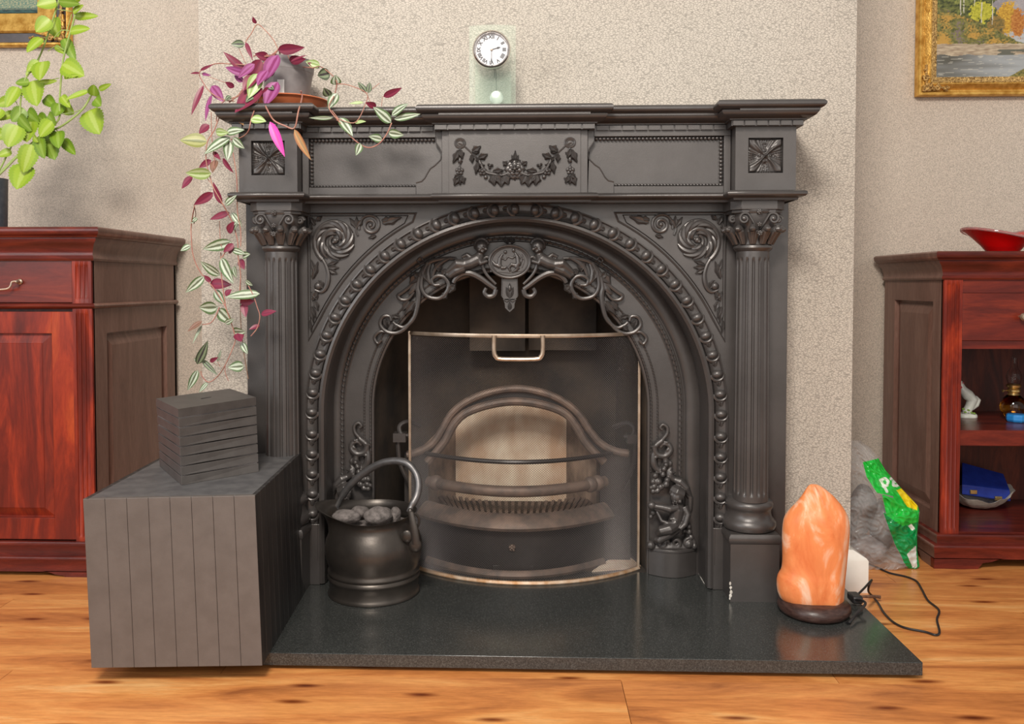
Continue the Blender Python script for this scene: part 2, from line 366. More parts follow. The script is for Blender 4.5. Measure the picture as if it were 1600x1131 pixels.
# ------------------------------------------------------------------ the setting
FL = -.035; WB = .80; CB = .20        # floor height, alcove back wall, chimney breast face
XL = P(311,100,CB).x; XR = P(1334,400,CB).x
struct = lambda n, mb, m, **k: mk(n, mb, m, None, kind='structure', **k)
fl = struct('floor', MB().box(-3.2, 3.2, -3.6, WB+.1, FL-.05, FL-.012), M['soot'])
PW = .192; r = 0; y = WB+.02
plank_me = {}
while y > -1.0:
    off = [0, .42, .86, .25, .65][r % 5]; x = -3.0-off; L = 1.21
    key = 'p'
    if key not in plank_me: plank_me[key] = local_mesh('plank', MB().box(-L/2+.0006, L/2-.0006, -PW/2+.0005, PW/2-.0005, -.012, 0), M['laminate'], 0)
    while x < 2.8:
        if x+L > -2.2 and x < 2.2: piece('plank', plank_me[key], fl, (x+L/2, y-PW/2, FL))
        x += L
    y -= PW; r += 1
struct('wall_left', MB().box(-3.2, XL+.02, WB, WB+.1, FL-.012, 2.6), M['paper_weave'])
struct('wall_right', MB().box(XR-.02, 3.2, WB, WB+.1, FL-.012, 2.6), M['paper_weave'])
# chimney breast with the fireplace opening left free
OX0, OX1, OZ = -.44, .41, .84
cb = MB().prism([(XL,FL-.012),(OX0,FL-.012),(OX0,OZ),(OX1,OZ),(OX1,FL-.012),(XR,FL-.012),(XR,2.6),(XL,2.6)], CB, WB+.05)
struct('wall_chimney', cb, M['paper_crackle'], smooth=0)
bb = MB().sweep_plan([(.66,CB),(XR,CB),(XR,WB)], [(0,FL+.098),(.006,FL+.100),(.030,FL+.086),(.034,FL+.080),(.034,FL),(0,FL)])
struct('baseboard_right', bb, M['white_paint'])
bb = MB().sweep_plan([(XL,WB),(XL,CB),(-.66,CB)], [(0,FL+.098),(.006,FL+.100),(.030,FL+.086),(.034,FL+.080),(.034,FL),(0,FL)])
struct('baseboard_left', bb, M['white_paint'])

# ------------------------------------------------------------------ hearth slab
HX0, HX1, HY = -.79, .797, -.313
h = thing('hearth', 'polished black granite hearth slab in front of the fireplace', 'hearth', (0, -.05, FL))
mk('slab', MB().box(HX0, HX1, HY, .199, -.026, 0), M['granite'], h, bev=.0012)
mk('support', MB().box(HX0+.03, HX1-.03, HY+.03, .199, FL, -.026), M['iron_dark'], h, label='recessed dark support under the slab')

# ------------------------------------------------------------------ fireplace surround
IR = M['iron']; CX = -.0035; CZ = .4215
S = thing('fireplace_surround', 'large black cast iron fireplace surround with fluted columns and mantel shelf', 'fireplace', (0, .1, 0))
def arch(cx, cz, r, zb, n=64, nl=6):
    pts = [(cx-r, zb+(cz-zb)*i/nl) for i in range(nl)]
    pts += [(cx-r*math.cos(pi*i/n), cz+r*math.sin(pi*i/n)) for i in range(n+1)]
    return pts + [(cx+r, cz-(cz-zb)*(i+1)/nl) for i in range(nl)]
YF = .085                                  # face of the arch plate
BX0, BX1 = .4995, .635                     # corner block in x (mirrored)
zb, zt = .944, 1.092                       # frieze bottom and top
# arch plate between the columns and behind them
out = [(-.658, 0), (-.658, .94), (.647, .94), (.647, 0)]
ar = arch(CX, CZ, .465, 0)
mk('arch_plate', MB().prism(out+ar[::-1], YF, .20), IR, S, bev=.001)
# mouldings following the arch: bead line outside, band, inner roll
mk('arch_rim', MB().sweep_wall(arch(CX, CZ, .467, .004), [(0,.10),(-.004,.094),(-.002,.078),(.004,.073),(.010,.075),(.013,.082),(.013,.09)]), IR, S)
mk('arch_cove', MB().sweep_wall(arch(CX, CZ, .481, .06), [(0,.09),(0,.076),(.003,.080),(.012,.083),(.024,.080),(.027,.075),(.030,.076),(.031,.09)]), IR, S)
# eggs and darts
egg = MB().blob((0,-.003,0), (.0142,.012,.0108), 16, 11)
egg_me = local_mesh('egg', egg, IR)
hk = MB(); pts = [(.0152*math.cos(a), -.004, -.002-.0140*math.sin(a)) for a in [math.radians(x) for x in range(-10, 191, 20)]]
hk.tube(pts, [.0018]+[.0036]*(len(pts)-2)+[.0018], 6)
hk.leaf((-.001,0,-.030),(-.0005,-.001,-.014), .013, .008)
hk.tube([(-.011,-.001,-.016),(-.004,-.004,-.0185),(0,-.004,-.021)], [.001,.0022,.001], 6); hk.tube([(.011,-.001,-.016),(.004,-.004,-.0185),(0,-.004,-.021)], [.001,.0022,.001], 6)
husk_me = local_mesh('dart', hk, IR)
RE = .4945
def unit(x, z, ang):
    piece('egg', egg_me, S, (x, YF-.004, z), (0, ang, 0)); piece('dart', husk_me, S, (x, YF-.003, z), (0, ang, 0))
step = .0490; half = pi*RE/2; ne = 16
for k in range(-ne, ne+1):
    s_ = k*half/ne*0.995
    a = s_/RE
    x = CX+RE*math.sin(a); z = CZ+RE*math.cos(a)
    unit(x, z, (a+pi/2 if False else (a-pi/2 if a > 0 else a+pi/2)))
for sgn in (-1, 1):
    for k in range(1, 6): unit(CX+sgn*RE, CZ-k*.0490, 0)
    mk('egg_border_foot', MB().box(CX+sgn*RE-.018, CX+sgn*RE+.018, YF-.008, YF+.01, .0, .150), IR, S, bev=.0015)
# spandrel panels
def T(l, Y, k=5): return catmull([P(a, b, Y) for a, b in l], k)
px = 1/675*1.045
Ysp = YF+.001
def fram(mbx, pts, r=.0022): mbx.sweep_wall(pts, [(-r,Ysp+.004),(-r,Ysp-.0035),(0,Ysp-.0055),(r,Ysp-.0035),(r,Ysp+.004)], closed=True)
sp = MB(); fram(sp, [(-.506,.907),(-.243,.907)]+[(CX-.527*math.cos(a), CZ+.527*math.sin(a)) for a in [math.radians(x) for x in range(62, 25, -3)]]+[(-.506,.600)])
fram(sp, [(-.5005,.9015),(-.262,.9015)]+[(CX-.5335*math.cos(a), CZ+.5335*math.sin(a)) for a in [math.radians(x) for x in range(60, 29, -3)]]+[(-.5005,.625)], .001)
sc_ = MB(); Y = Ysp-.004
c = P(524, 376, Y); 
sc_.tube(spiral(c, 36*px, 7*px, math.radians(235), -2.35, 90), taper(91, .0062, .0042, .0075), 8)
sc_.blob(c, .008, 10, 7); sc_.blob(c+Vector((.006,-.003,.002)), .004); sc_.blob(c+Vector((-.004,-.004,-.004)), .004)
for k, (a, r0, r1, sw, w_) in enumerate([(150,31,20,-75,4.2),(120,31,17,-80,4.5),(88,31,16,-85,4.5),(55,30,15,-85,4.5),(22,30,14,-80,4.5),(-12,30,15,-80,4.2),(-45,30,16,-78,4.2),(-78,30,15,-70,3.8),(-115,30,17,-70,3.8),(185,31,21,-60,3.5),(215,31,22,-55,3.2),(95,17,8,-90,3.6),(20,17,8,-90,3.6),(-55,16,7,-90,3.4),(170,17,9,-90,3.2)]):
    pts = [c+Vector((math.cos(math.radians(a+sw*t))*(r0+(r1-r0)*t)*px, -.0015-.003*math.sin(pi*t), math.sin(math.radians(a+sw*t))*(r0+(r1-r0)*t)*px)) for t in [q/9 for q in range(10)]]
    sc_.tube(pts, [w_*px*max(.12, math.sin(pi*(.08+.86*q/9))**.8) for q in range(10)], 7)
c2 = P(579, 352, Y); sc_.tube(spiral(c2, 19*px, 4*px, math.radians(200), -1.8, 50), taper(51, .003, .003, .0045), 8); sc_.blob(c2, .0055)
for (A, B, w_) in [((597,349),(628,339),12),((596,345),(612,340),8),((557,356),(546,340),8),((557,354),(557,338),7),((557,356),(568,340),8),((492,352),(486,339),8),((494,345),(503,338),7),((486,350),(485,362),6),
                   ((512,418),(530,418),9),((514,421),(527,428),9),((512,414),(529,408),7),((488,436),(497,408),9),((494,430),(486,405),7),((488,470),(498,452),9),((486,480),(490,505),7),((492,470),(497,486),8),((487,478),(494,498),6),((484,500),(487,520),5),((496,468),(486,455),8),((588,368),(575,372),7),((497,438),(506,452),10)]:
    sc_.leaf(P(*A, Y), P(*B, Y), w_*px, .007, 2, .0)
sc_.tube(T([(498,398),(508,412),(513,430),(510,448),(502,456),(492,453)], Y), taper(26, .003, .003, .0062), 8)
sc_.blob(P(497,447,Y), (.010,.008,.010)); sc_.tube(T([(559,368),(556,358),(562,350)], Y), .003, 6)
mk('spandrel_frame', sp, IR, S); mk('spandrel_scroll', sc_, IR, S)
mk('spandrel_frame', sp.mirrored(CX), IR, S); mk('spandrel_scroll', sc_.mirrored(CX), IR, S)

# frieze board, centre tablet, corner blocks
FX = .5; YZ = .035
mk('frieze', MB().box(-.51, .51, YZ, .2, zb-.01, zt+.01), IR, S, bev=.001)
fp = MB(); q0 = [(-.1,0)]
# raised border that leaves the sunk panel with the shaped end
pan = [(-.4865,1.078),(-.1875,1.078),(-.187,1.066),(-.178,1.052),(-.1735,1.040),(-.176,1.026),(-.190,1.0125),(-.200,1.006),(-.207,.995),(-.213,.984),(-.221,.976),(-.234,.973),(-.234,.963),(-.4865,.963)]
border = [(-.502,zb),(-.502,zt),(-.1725,zt),(-.1725,zb)]
fp2 = MB(); yA, yB = YZ-.014, YZ+.002
fp2.box(-.502, -.1875, yA, yB, 1.078, zt).box(-.502, -.4865, yA, yB, zb, 1.078).box(-.4865, -.234, yA, yB, zb, .963)
fp2.prism([(-.1875,zt),(-.1725,zt),(-.1725,zb),(-.234,zb),(-.234,.963)]+pan[1:12][::-1], yA, yB)
mk('frieze_panel_border', fp2, IR, S, smooth=25, bev=.0008); mk('frieze_panel_border', fp2.mirrored(CX), IR, S, smooth=25, bev=.0008)
el_ = MB().tube([(a, yA-.0005, b_) for a, b_ in catmull([(p[0], p[1], 0) for p in pan[1:12]], 3) and [(p[0], p[1]) for p in pan[1:12]]], .0017, 6)
mk('panel_edge', el_, IR, S); mk('panel_edge', el_.mirrored(CX), IR, S)
bead_me = local_mesh('bead', MB().blob((0,0,0), .0036, 8, 6), IR)
for sg in (1, -1):
    X = lambda x: x if sg == 1 else 2*CX-x
    bm_ = MB()
    n = 33
    for i in range(n):
        x = -.481+i*(.481-.194)/(n-1); bm_.blob((X(x), YZ-.006, 1.0735), .0042, 8, 6)
        x = -.481+i*(.481-.240)/(n-1); bm_.blob((X(x), YZ-.006, .9665), (.0040,.0035,.0035), 8, 6)
    for i in range(1, 12): bm_.blob((X(-.4815), YZ-.006, .9665+i*(1.0735-.9665)/12), .0042, 8, 6)
    mk('bead_border', bm_, IR, S, kind='stuff')
tb = MB().box(-.1725, .1655, YZ-.024, YZ, zb, zt); mk('centre_tablet', tb, IR, S, bev=.001)
tb = MB().box(-.156, .149, YZ-.0285, YZ-.023, zb+.001, zt-.001); mk('tablet_field', tb, IR, S, bev=.0006)
for sg in (-1, 1):
    x0, x1 = sorted((CX+sg*BX0+ .0, CX+sg*BX1+.0))
    bz0, bz1 = .987, 1.066; mx = (x0+x1)/2; hw = .039
    mb = MB().box(x0, mx-hw, -.02, .2, zb, zt).box(mx+hw, x1, -.02, .2, zb, zt).box(mx-hw, mx+hw, -.02, .2, bz1, zt).box(mx-hw, mx+hw, -.02, .2, zb, bz0).box(mx-hw-.001, mx+hw+.001, -.008, .19, bz0-.001, bz1+.001)
    blk = mk('corner_block', mb, IR, S)
    # acanthus rosette as a relief grid
    n = 72; g = MB(); cz0 = (bz0+bz1)/2; hh = (bz1-bz0)/2
    for j in range(n+1):
        for i in range(n+1):
            u = -1+2*i/n; v_ = -1+2*j/n; r_ = math.hypot(u, v_); a = math.atan2(v_, u)
            d = abs((a/(pi/4)) % 2 - 1)                      # 0 on diagonals, 1 on the axes
            dd = 1-d if False else d
            ed = min(1, max(0, (1-max(abs(u), abs(v_)))*9))
            ridge = .0085*math.exp(-(d/.34)**2)*(1-.25*r_)+.002*math.exp(-(d/.12)**2)
            rays = .0014*math.cos(a*32+3*math.sin(4*a)+r_*3)*min(1, max(0, r_-.30)*2.5)
            eye = -.005*math.exp(-((d-1)/.20)**2)*math.exp(-((r_-.55)/.14)**2)+.004*math.exp(-((d-1)/.10)**2)*math.exp(-((r_-.56)/.07)**2)+.005*math.exp(-((d-1)/.35)**2)*math.exp(-((r_-.30)/.08)**2)
            hgt = (.003+ridge+rays+eye)*(.25+.75*ed)*min(1, .5+r_*1.5)+.0085*math.exp(-(r_/.13)**2)
            g.v.append((mx+u*hw*.985, -.0085-max(0, hgt), cz0+v_*hh*.985))
    g.f = [(j*(n+1)+i, j*(n+1)+i+1, (j+1)*(n+1)+i+1, (j+1)*(n+1)+i) for j in range(n) for i in range(n)]
    rz = mk('rosette', g, IR, blk, smooth=80)
# garland on the tablet
Yg = YZ-.029; ga = MB(); L_ = .6*0+px
def G(x, y, dy=0): return P(x, y, Yg)+Vector((0, -dy, 0))
def flower(mb, c, r, n=5, h=.006, core=.35):
    for k in range(n):
        a = 2*pi*k/n+.3; mb.blob(Vector(c)+Vector((math.cos(a)*r*.55, -h*.4, math.sin(a)*r*.55)), (r*.42, h*.7, r*.42), 8, 6)
    mb.blob(Vector(c)+Vector((0,-h,0)), r*core, 8, 6)
def gk(ox, oy): return (690+ox/10.283, 200+oy/10.283)
ring = [G(*gk(297+80*math.cos(a), 245+72*math.sin(a))) for a in [2*pi*k/24 for k in range(24)]]; ga.tube(ring, .0028, 6, closed=True)
ga.tube([G(*gk(297+50*math.cos(a), 245+46*math.sin(a))) for a in [2*pi*k/20 for k in range(20)]], .0016, 6, closed=True)
ga.tube(catmull([G(*gk(*p)) for p in ((270,245),(340,275),(430,350),(520,440),(600,520),(660,600))], 4), taper(21, .002, .0025), 6)
for (A, B, w_) in [((490,390),(635,290),95),((510,395),(610,400),45),((590,490),(745,420),85),((480,430),(495,570),60),((560,470),(600,560),50),((590,540),(545,750),75),((290,350),(180,570),85),((290,350),(340,500),80),
                   ((820,750),(850,930),110),((850,740),(960,900),110),((960,780),(960,950),120),((1000,760),(1080,910),120),((820,700),(1000,680),80),((900,720),(990,780),70),((1060,600),(980,540),70),((1090,560),(1180,500),50),
                   ((280,770),(200,930),90),((290,770),(300,920),70),((310,770),(370,900),80),((290,760),(195,820),70),((650,640),(640,560),70)]:
    ga.leaf(G(*gk(*A)), G(*gk(*B)), 1.3*w_/10.283*px, .012, 2, .002)
ga.tube(catmull([G(*gk(*p), .004) for p in ((600,520),(650,620),(720,710),(830,740),(960,760),(1080,720))], 4), .0036, 7)
ga.tube([G(*gk(297,330)), G(*gk(295,560)), G(*gk(290,780))], .0026, 6)
flower(ga, G(*gk(300,540)), .006, 4); ga.blob(G(*gk(297,520),.004), (.004,.004,.007))
flower(ga, G(*gk(290,690)), .011, 5); flower(ga, G(*gk(660,700)), .011, 5, .008); flower(ga, G(*gk(780,610)), .008, 3, .009); ga.blob(G(*gk(710,790),.003), .005)
gx = CX; ga.mirror_x(P(804.5,250,Yg).x)
c = P(804.5, 265, Yg); mid = MB()
for rr, n, h in ((.019, 9, .004), (.0135, 7, .009), (.008, 5, .013)):
    for k in range(n):
        a = 2*pi*k/n+rr*50; mid.blob(c+Vector((math.cos(a)*rr*.78, -h, math.sin(a)*rr*.78)), (rr*.42, .004, rr*.42), 8, 6)
mid.blob(c+Vector((0,-.017,0)), .0042)
for a in range(0, 360, 30): 
    a = math.radians(a+90); mid.leaf(c+Vector((math.cos(a)*.012,0,math.sin(a)*.012)), c+Vector((math.cos(a)*.026,0,math.sin(a)*.026)), .012, .006, 2)
mid.leaf(c+Vector((0,0,.015)), c+Vector((.001,0,.045)), .011, .009, 2); mid.leaf(c+Vector((0,0,.015)), c+Vector((-.008,0,.034)), .009, .007); mid.leaf(c+Vector((0,0,.015)), c+Vector((.009,0,.034)), .009, .007)
ga.add(mid.v, mid.f)
mk('swag', ga, IR, S)

# shelf, dentils, lower moulding: swept along the broken front
def front(yb, yf, yc, xo, bx=.4995, xc=.172):
    return [(CX-BX1, .2), (CX-BX1, yb), (CX-bx, yb), (CX-bx, yf), (CX-xc, yf), (CX-xc, yc), (CX+xc, yc), (CX+xc, yf), (CX+bx, yf), (CX+bx, yb), (CX+BX1, yb), (CX+BX1, .2)]
ft = [(a, b) for a, b in front(-.02, YZ-.004, YZ-.028, 0)]
prof = [(0,1.091),(.012,1.091),(.012,1.1025),(.017,1.1035),(.0175,1.106),(.024,1.107),(.033,1.111),(.038,1.117),(.039,1.1205),(.036,1.1235),(.040,1.1245),(.046,1.1265),(.051,1.1315),(.051,1.137),(.047,1.1415),(.040,1.1435),(0,1.1435)]
# top needs a lid
mk('mantel_shelf', MB().sweep_plan(ft, prof), IR, S, smooth=50)
lid = [(CX-BX1-.04,.2)]+[(a+(-.04 if a < 0 and i < 2 else (.04 if a > 0 and i > 9 else 0)), b-.04) for i, (a, b) in enumerate(ft[1:-1], 1)]+[(CX+BX1+.04,.2)]
mk('shelf_top', MB().prism(lid, 1.12, 1.1437, 'z'), IR, S)
den_me = local_mesh('dentil', MB().box(-.0135,.0135,-.006,.002,-.0052,.0052), IR, 0)
def dent(x0, x1, y, n):
    for i in range(n): piece('dentil', den_me, S, (x0+(i+.5)*(x1-x0)/n, y-.011, 1.0965), (0,0,0), (((x1-x0)/n-.004)/.027,1,1))
dent(CX-.185, CX+.185, YZ-.028, 12)
for sg in (-1,1):
    a, b_ = sorted((CX+sg*.188, CX+sg*.487)); dent(a, b_, YZ-.004, 10)
    a, b_ = sorted((CX+sg*.488, CX+sg*.647)); dent(a, b_, -.02, 6)
fm = front(-.02, YZ-.004, YZ-.020, 0, xc=.172)
prof2 = [(0,.926),(.004,.926),(.005,.931),(.009,.932),(.018,.9345),(.021,.939),(.020,.944),(.016,.9465),(.008,.948),(0,.9485)]
mk('frieze_moulding', MB().sweep_plan(fm, prof2), IR, S, smooth=50)
mk('moulding_soffit', MB().prism([(a, b) for a, b in fm], .928, .946, 'z'), IR, S)

# columns
for sg in (-1, 1):
    xc = CX+sg*.557; yc = .045; R1 = .0375; R2 = .0405
    zs = [.2285,.24,.243,.247,.252,.26,.4,.55,.7,.78,.788,.793,.797,.80,.806,.812]
    def fr(r, z, a):
        e = min(1, max(0, (z-.243)/.009))*min(1, max(0, (.797-z)/.009)); e = math.sqrt(e)
        fl_ = max(0, math.cos(a*16+pi))**.6*.0042 if True else 0
        return r-e*fl_
    prof = [(R2+(R1-R2)*(z-.2285)/.5835, z) for z in zs]
    col = mk('column', MB().lathe(prof, (xc, yc, 0), 192, fr), IR, S, smooth=50)
    # base: plinth block, torus, scotia, torus
    bs = MB().lathe([(.050,.156),(.058,.160),(.062,.168),(.0615,.177),(.056,.184),(.0525,.188),(.0505,.197),(.0505,.203),(.052,.208),(.055,.212),(.0555,.219),(.053,.225),(.047,.229),(.0405,.2315)], (xc, yc+.012, 0), 48)
    mk('column_base', bs, IR, col)
    pl = MB().box(xc-.056, xc+.056, 0, .10, 0, .140)
    pl.sweep_plan([(xc-.056,.1),(xc-.056,0),(xc+.056,0),(xc+.056,.1)], [(0,.134),(.003,.138),(.0045,.144),(.004,.151),(0,.157),(-.03,.158)])
    mk('plinth', pl, IR, col, smooth=50)
    # capital
    cp = MB().lathe([(.0375,.812),(.042,.816),(.0445,.820),(.0435,.825),(.040,.828),(.040,.838),(.043,.855),(.049,.872),(.054,.886),(.054,.905)], (xc, yc, 0), 40)
    for k in range(12):
        a = 2*pi*k/12+pi/12
        d = Vector((math.cos(a), math.sin(a), 0)); t = Vector((-d.y, d.x, 0)); o0 = Vector((xc, yc, 0))
        for (tz, rr, ww) in ((0,0,1),):
            pts = [o0+d*.041+Vector((0,0,.830)), o0+d*.048+Vector((0,0,.845)), o0+d*.055+Vector((0,0,.858)), o0+d*.063+Vector((0,0,.866)), o0+d*.066+Vector((0,0,.860))]
            cp.tube(catmull(pts, 3), taper(13, .006, .004, .0095), 8)
            cp.blob(o0+d*.063+Vector((0,0,.862)), (.0105,.0085,.0075), 8, 6, Matrix.Rotation(a, 3, 'Z')@Matrix.Rotation(0, 3, 'Y'))
            for s3 in (-1, 1): cp.tube(catmull([o0+d*.042+t*s3*.003+Vector((0,0,.829)), o0+d*.050+t*s3*.006+Vector((0,0,.846)), o0+d*.060+t*s3*.009+Vector((0,0,.857))], 3), taper(7,.004,.003,.0055), 6)
    for s2 in (-1, 1):
        for yy in (yc-.052,):
            c = Vector((xc+s2*.033, yy, .8855)); a0 = math.radians(-60 if s2 == 1 else 240)
            cp.tube(catmull([Vector((xc+s2*.004, yy+.004, .862)), Vector((xc+s2*.012, yy, .876)), Vector((xc+s2*.022, yy, .893))], 5)+spiral(c, .0135, .002, math.radians(125 if s2 == 1 else 55), -1.6*s2, 40), taper(52, .0022, .0022, .0036), 7)
            cp.blob(c+Vector((0,-.002,0)), (.005,.003,.005))
        cp.tube(spiral(Vector((xc+s2*.052, yc-.02, .886)), .010, .002, 0, 1.5, 30), .004, 7)
    flower(cp, (xc, yc-.058, .9005), .0075, 6, .004, .5); flower(cp, (xc, yc-.058, .872), .006, 5, .003); flower(cp, (xc, yc-.060, .852), .007, 6, .004)
    cp.lathe([(.056,.898),(.058,.901),(.058,.906)], (xc, yc, 0), 40)
    mk('capital', cp, IR, col)
    a_ = .0615; c_ = .021
    oc = [(xc-a_,c_-.012+.0),(xc-a_+c_,-.012),(xc+a_-c_,-.012),(xc+a_,c_-.012),(xc+a_,.1),(xc-a_,.1)]
    mk('abacus', MB().prism(oc, .906, .930, 'z').prism([(xc+(p[0]-xc)*.93, p[1]+.004) for p in oc], .899, .906, 'z'), IR, col, bev=.0008)

# ------------------------------------------------------------------ arched insert
IX = -.0175; YI = .195; ID = M['iron_dark']
I = thing('fireplace_insert', 'arched cast iron insert with scroll canopy and cherub medallion', 'fireplace', (IX, .25, 0))
out = [(-.56,0),(-.56,.93),(.52,.93),(.52,0)]
RI = .350
mk('insert_plate', MB().prism([(IX-.470,.0)]+[(IX-.470, CZ)]+arch(IX, CZ, .47, .0)[7:-7]+[(IX+.470,CZ),(IX+.470,0)]+arch(IX, CZ, RI, 0)[::-1], YI, YI+.02), IR, I)
mk('flared_ring', MB().sweep_wall(arch(IX+.006, CZ, .437, 0), [(0,YI-.001),(.003,YI-.006),(.010,YI-.010),(.030,YI-.008),(.040,YI-.004),(.045,YI)]), IR, I, smooth=50)
def rope(mbx, r, rad, zb_, n, ybase, sp=2.2):
    mbx.tube([(x, ybase, z) for x, z in arch(IX, CZ, r, zb_, 90, 8)], rad*.62, 6)
    tot = pi*r+2*(CZ-zb_)
    k = int(tot/(rad*sp)); 
    for i in range(k):
        s_ = (i+.5)*tot/k
        if s_ < CZ-zb_: x, z, a = IX-r, zb_+s_, pi/2
        elif s_ < CZ-zb_+pi*r: t = (s_-(CZ-zb_))/r; x, z, a = IX-r*math.cos(t), CZ+r*math.sin(t), pi/2-t
        else: x, z, a = IX+r, CZ-(s_-(CZ-zb_)-pi*r), -pi/2
        rot = Matrix.Rotation(-(a+.6), 3, 'Y')
        mbx.blob((x, ybase, z), (rad*1.05, rad, rad*.55), 6, 4, rot)
rp = MB(); rope(rp, .431, .0064, .20, 0, YI-.004); mk('rope_moulding', rp, IR, I, kind='stuff')
rp = MB(); rope(rp, .358, .0042, .26, 0, YI-.003); rope(rp, .374, .0036, .26, 0, YI-.002); mk('bead_moulding', rp, IR, I, kind='stuff')
rr_ = MB()
for r in (.424, .439): rr_.tube([(x, YI, z) for x, z in arch(IX, CZ, r, .10, 90, 6)], .0022, 6)
mk('rope_edge', rr_, IR, I)
mk('inner_edge', MB().sweep_wall(arch(IX, CZ, RI, 0), [(0,YI+.02),(-.003,YI+.006),(-.001,YI-.003),(.004,YI-.005),(.006,YI)]), IR, I)

# canopy scrollwork (left half traced, then mirrored)
Yc = YI-.012; cm = P(796.5, 409, Yc).x; cn = MB()
def tr(pts, r0, r1, mid=None, dy=0, k=5):
    l = [v+Vector((0,-dy,0)) for v in T(pts, Yc, k)]; cn.tube(l, taper(len(l), 1.45*r0*px, 1.45*r1*px, None if mid is None else 1.35*mid*px), 8)
tr([(713,404),(695,404),(671,410),(657,428),(652,447),(654,460),(652,479),(646,498),(632,511),(620,508),(614,503)], 2, 1.4, 3.4)
tr([(668,410),(660,430),(659,450),(668,463),(686,466),(698,456),(701,444),(694,433),(683,431),(675,437),(678,445),(687,445)], 2, 1.6, 2.6, .003)
tr([(672,412),(668,425),(670,438),(676,444)], 1.5, 1.5, 3.5)
tr([(705,402),(690,410),(680,420),(676,432)], 1.5, 1.5, 3.2, .002)
tr([(654,428),(644,444),(630,456),(622,462),(627,468),(638,467),(647,456)], 2, 1.5, 2.4)
tr([(652,438),(645,452),(638,460)], 1.5, 1.2, 4)
tr([(646,496),(634,512),(620,520),(604,518),(594,507),(598,495),(608,494),(611,501)], 2, 1.6, 2.6)
tr([(608,520),(594,518),(585,527),(590,536),(596,531)], 1.6, 1.8, 2.1)
tr([(651,470),(644,480),(640,486)], 1.2, 1, 2.6)
tr([(709,442),(712,436),(722,428),(735,427),(750,434),(765,445),(775,452)], 2.5, 2.5, 4, .006)
tr([(775,452),(772,461),(763,463),(757,457),(760,450)], 3, 2, 3, .006)
tr([(775,444),(760,428),(754,412),(760,402),(768,408),(768,425)], 1.6, 1.6, 2.2, .008)
for (A, B, w_) in [((700,458),(713,440),9),((690,466),(700,458),8),((654,428),(640,445),12),((648,470),(632,492),10),((690,408),(678,424),10),((663,415),(664,440),9),((622,508),(612,517),6),((600,498),(605,512),6),((697,420),(690,432),8),((640,470),(628,486),9),((656,436),(646,424),9),((662,424),(668,440),8),((684,412),(686,426),8),((702,446),(712,452),7),((625,496),(612,492),7)]:
    cn.leaf(P(*A, Yc), P(*B, Yc), 1.4*w_*px, .010, 2, .001)
cn.tube(T([(655,411),(652,407),(657,402),(661,407)], Yc), .0022, 6)
mk('canopy_scroll', cn, IR, I); mk('canopy_scroll', cn.mirrored(cm), IR, I)
# reclining cherubs either side of the medallion, each one fused body
ch = MB(); 
def cp_(x, y, d): return P(x, y, Yc)+Vector((0,-d,0))
ch.blob(cp_(753,386,.016), (.0165,.015,.0175), 14, 10)                # head
for k in range(9):
    a = math.radians(20+k*22); ch.blob(cp_(753,385,.014)+Vector((math.cos(a)*.0150, 0, math.sin(a)*.0160+.002)), .0062)      # curls
ch.blob(cp_(756,388,.031), .0030); ch.blob(cp_(755,394,.029), (.004,.0025,.0022)); ch.blob(cp_(760,390,.028), .0042); ch.blob(cp_(750,391,.028), .0046)
ch.tube([cp_(752,396,.010), cp_(748,405,.012), cp_(736,411,.013), cp_(724,414,.012)], [.010,.0165,.0155,.014], 12)
ch.tube([cp_(745,402,.018), cp_(752,412,.022), cp_(762,408,.018)], [.0075,.0065,.005], 8)
ch.tube([cp_(738,404,.016), cp_(730,398,.014), cp_(722,402,.012)], [.007,.006,.005], 8)
ch.tube([cp_(726,414,.014), cp_(715,412,.018), cp_(706,420,.012), cp_(698,426,.008)], [.0135,.0125,.009,.006], 10)
ch.tube([cp_(726,418,.014), cp_(714,423,.014), cp_(703,431,.008), cp_(697,428,.006)], [.0125,.0115,.009,.006], 10)
mk('cherub', ch, IR, I, remesh=.0016); mk('cherub', ch.mirrored(cm), IR, I, remesh=.0016)
# medallion
mz = P(796.5, 409, Yc).z; Ym = Yc-.014; rx, rz = 33.5*px, 26.5*px
md = MB(); N = 48
el = lambda kx, y: [(cm+kx*rx*math.cos(2*pi*i/N), y, mz+kx*rz*math.sin(2*pi*i/N)) for i in range(N)]
md.add(el(1, Yc+.012)+el(1, Ym)+el(.0, Ym), [(i, (i+1)%N, N+(i+1)%N, N+i) for i in range(N)]+[(N+i, N+(i+1)%N, 2*N+i) for i in range(N)])
md.tube(el(.98, Ym-.001), .0034, 8, closed=True); md.tube(el(.86, Ym-.001), .0014, 6, closed=True)
mk('medallion', md, IR, I)
def mp(x, y, d=.002): return Vector((cm+(x-550)/1131*160*px, Ym-d, mz-(y-490)/1131*160*px))
fg = MB()
# two seated figures facing each other
fg.blob(mp(500,380), (.0048,.0035,.005)); fg.tube([mp(470,400), mp(440,450), mp(430,520), mp(450,550)], [.003,.005,.006,.005], 8); fg.tube([mp(450,440), mp(500,470), mp(530,430)], [.003,.0026,.002], 7)
fg.tube([mp(440,545), mp(380,520), mp(350,480)], [.006,.005,.003], 8); fg.tube([mp(450,560), mp(500,560), mp(520,540)], [.005,.004,.002], 8)
fg.blob(mp(595,360), (.005,.0035,.0055)); fg.tube([mp(610,385), mp(640,440), mp(650,510), mp(620,560)], [.003,.0055,.007,.006], 8); fg.tube([mp(620,420), mp(580,450), mp(530,430)], [.003,.0028,.002], 7)
fg.tube([mp(640,540), mp(570,520), mp(540,560), mp(560,600)], [.006,.0055,.0045,.003], 8); fg.tube([mp(650,550), mp(620,590), mp(580,610)], [.0055,.004,.002], 8)
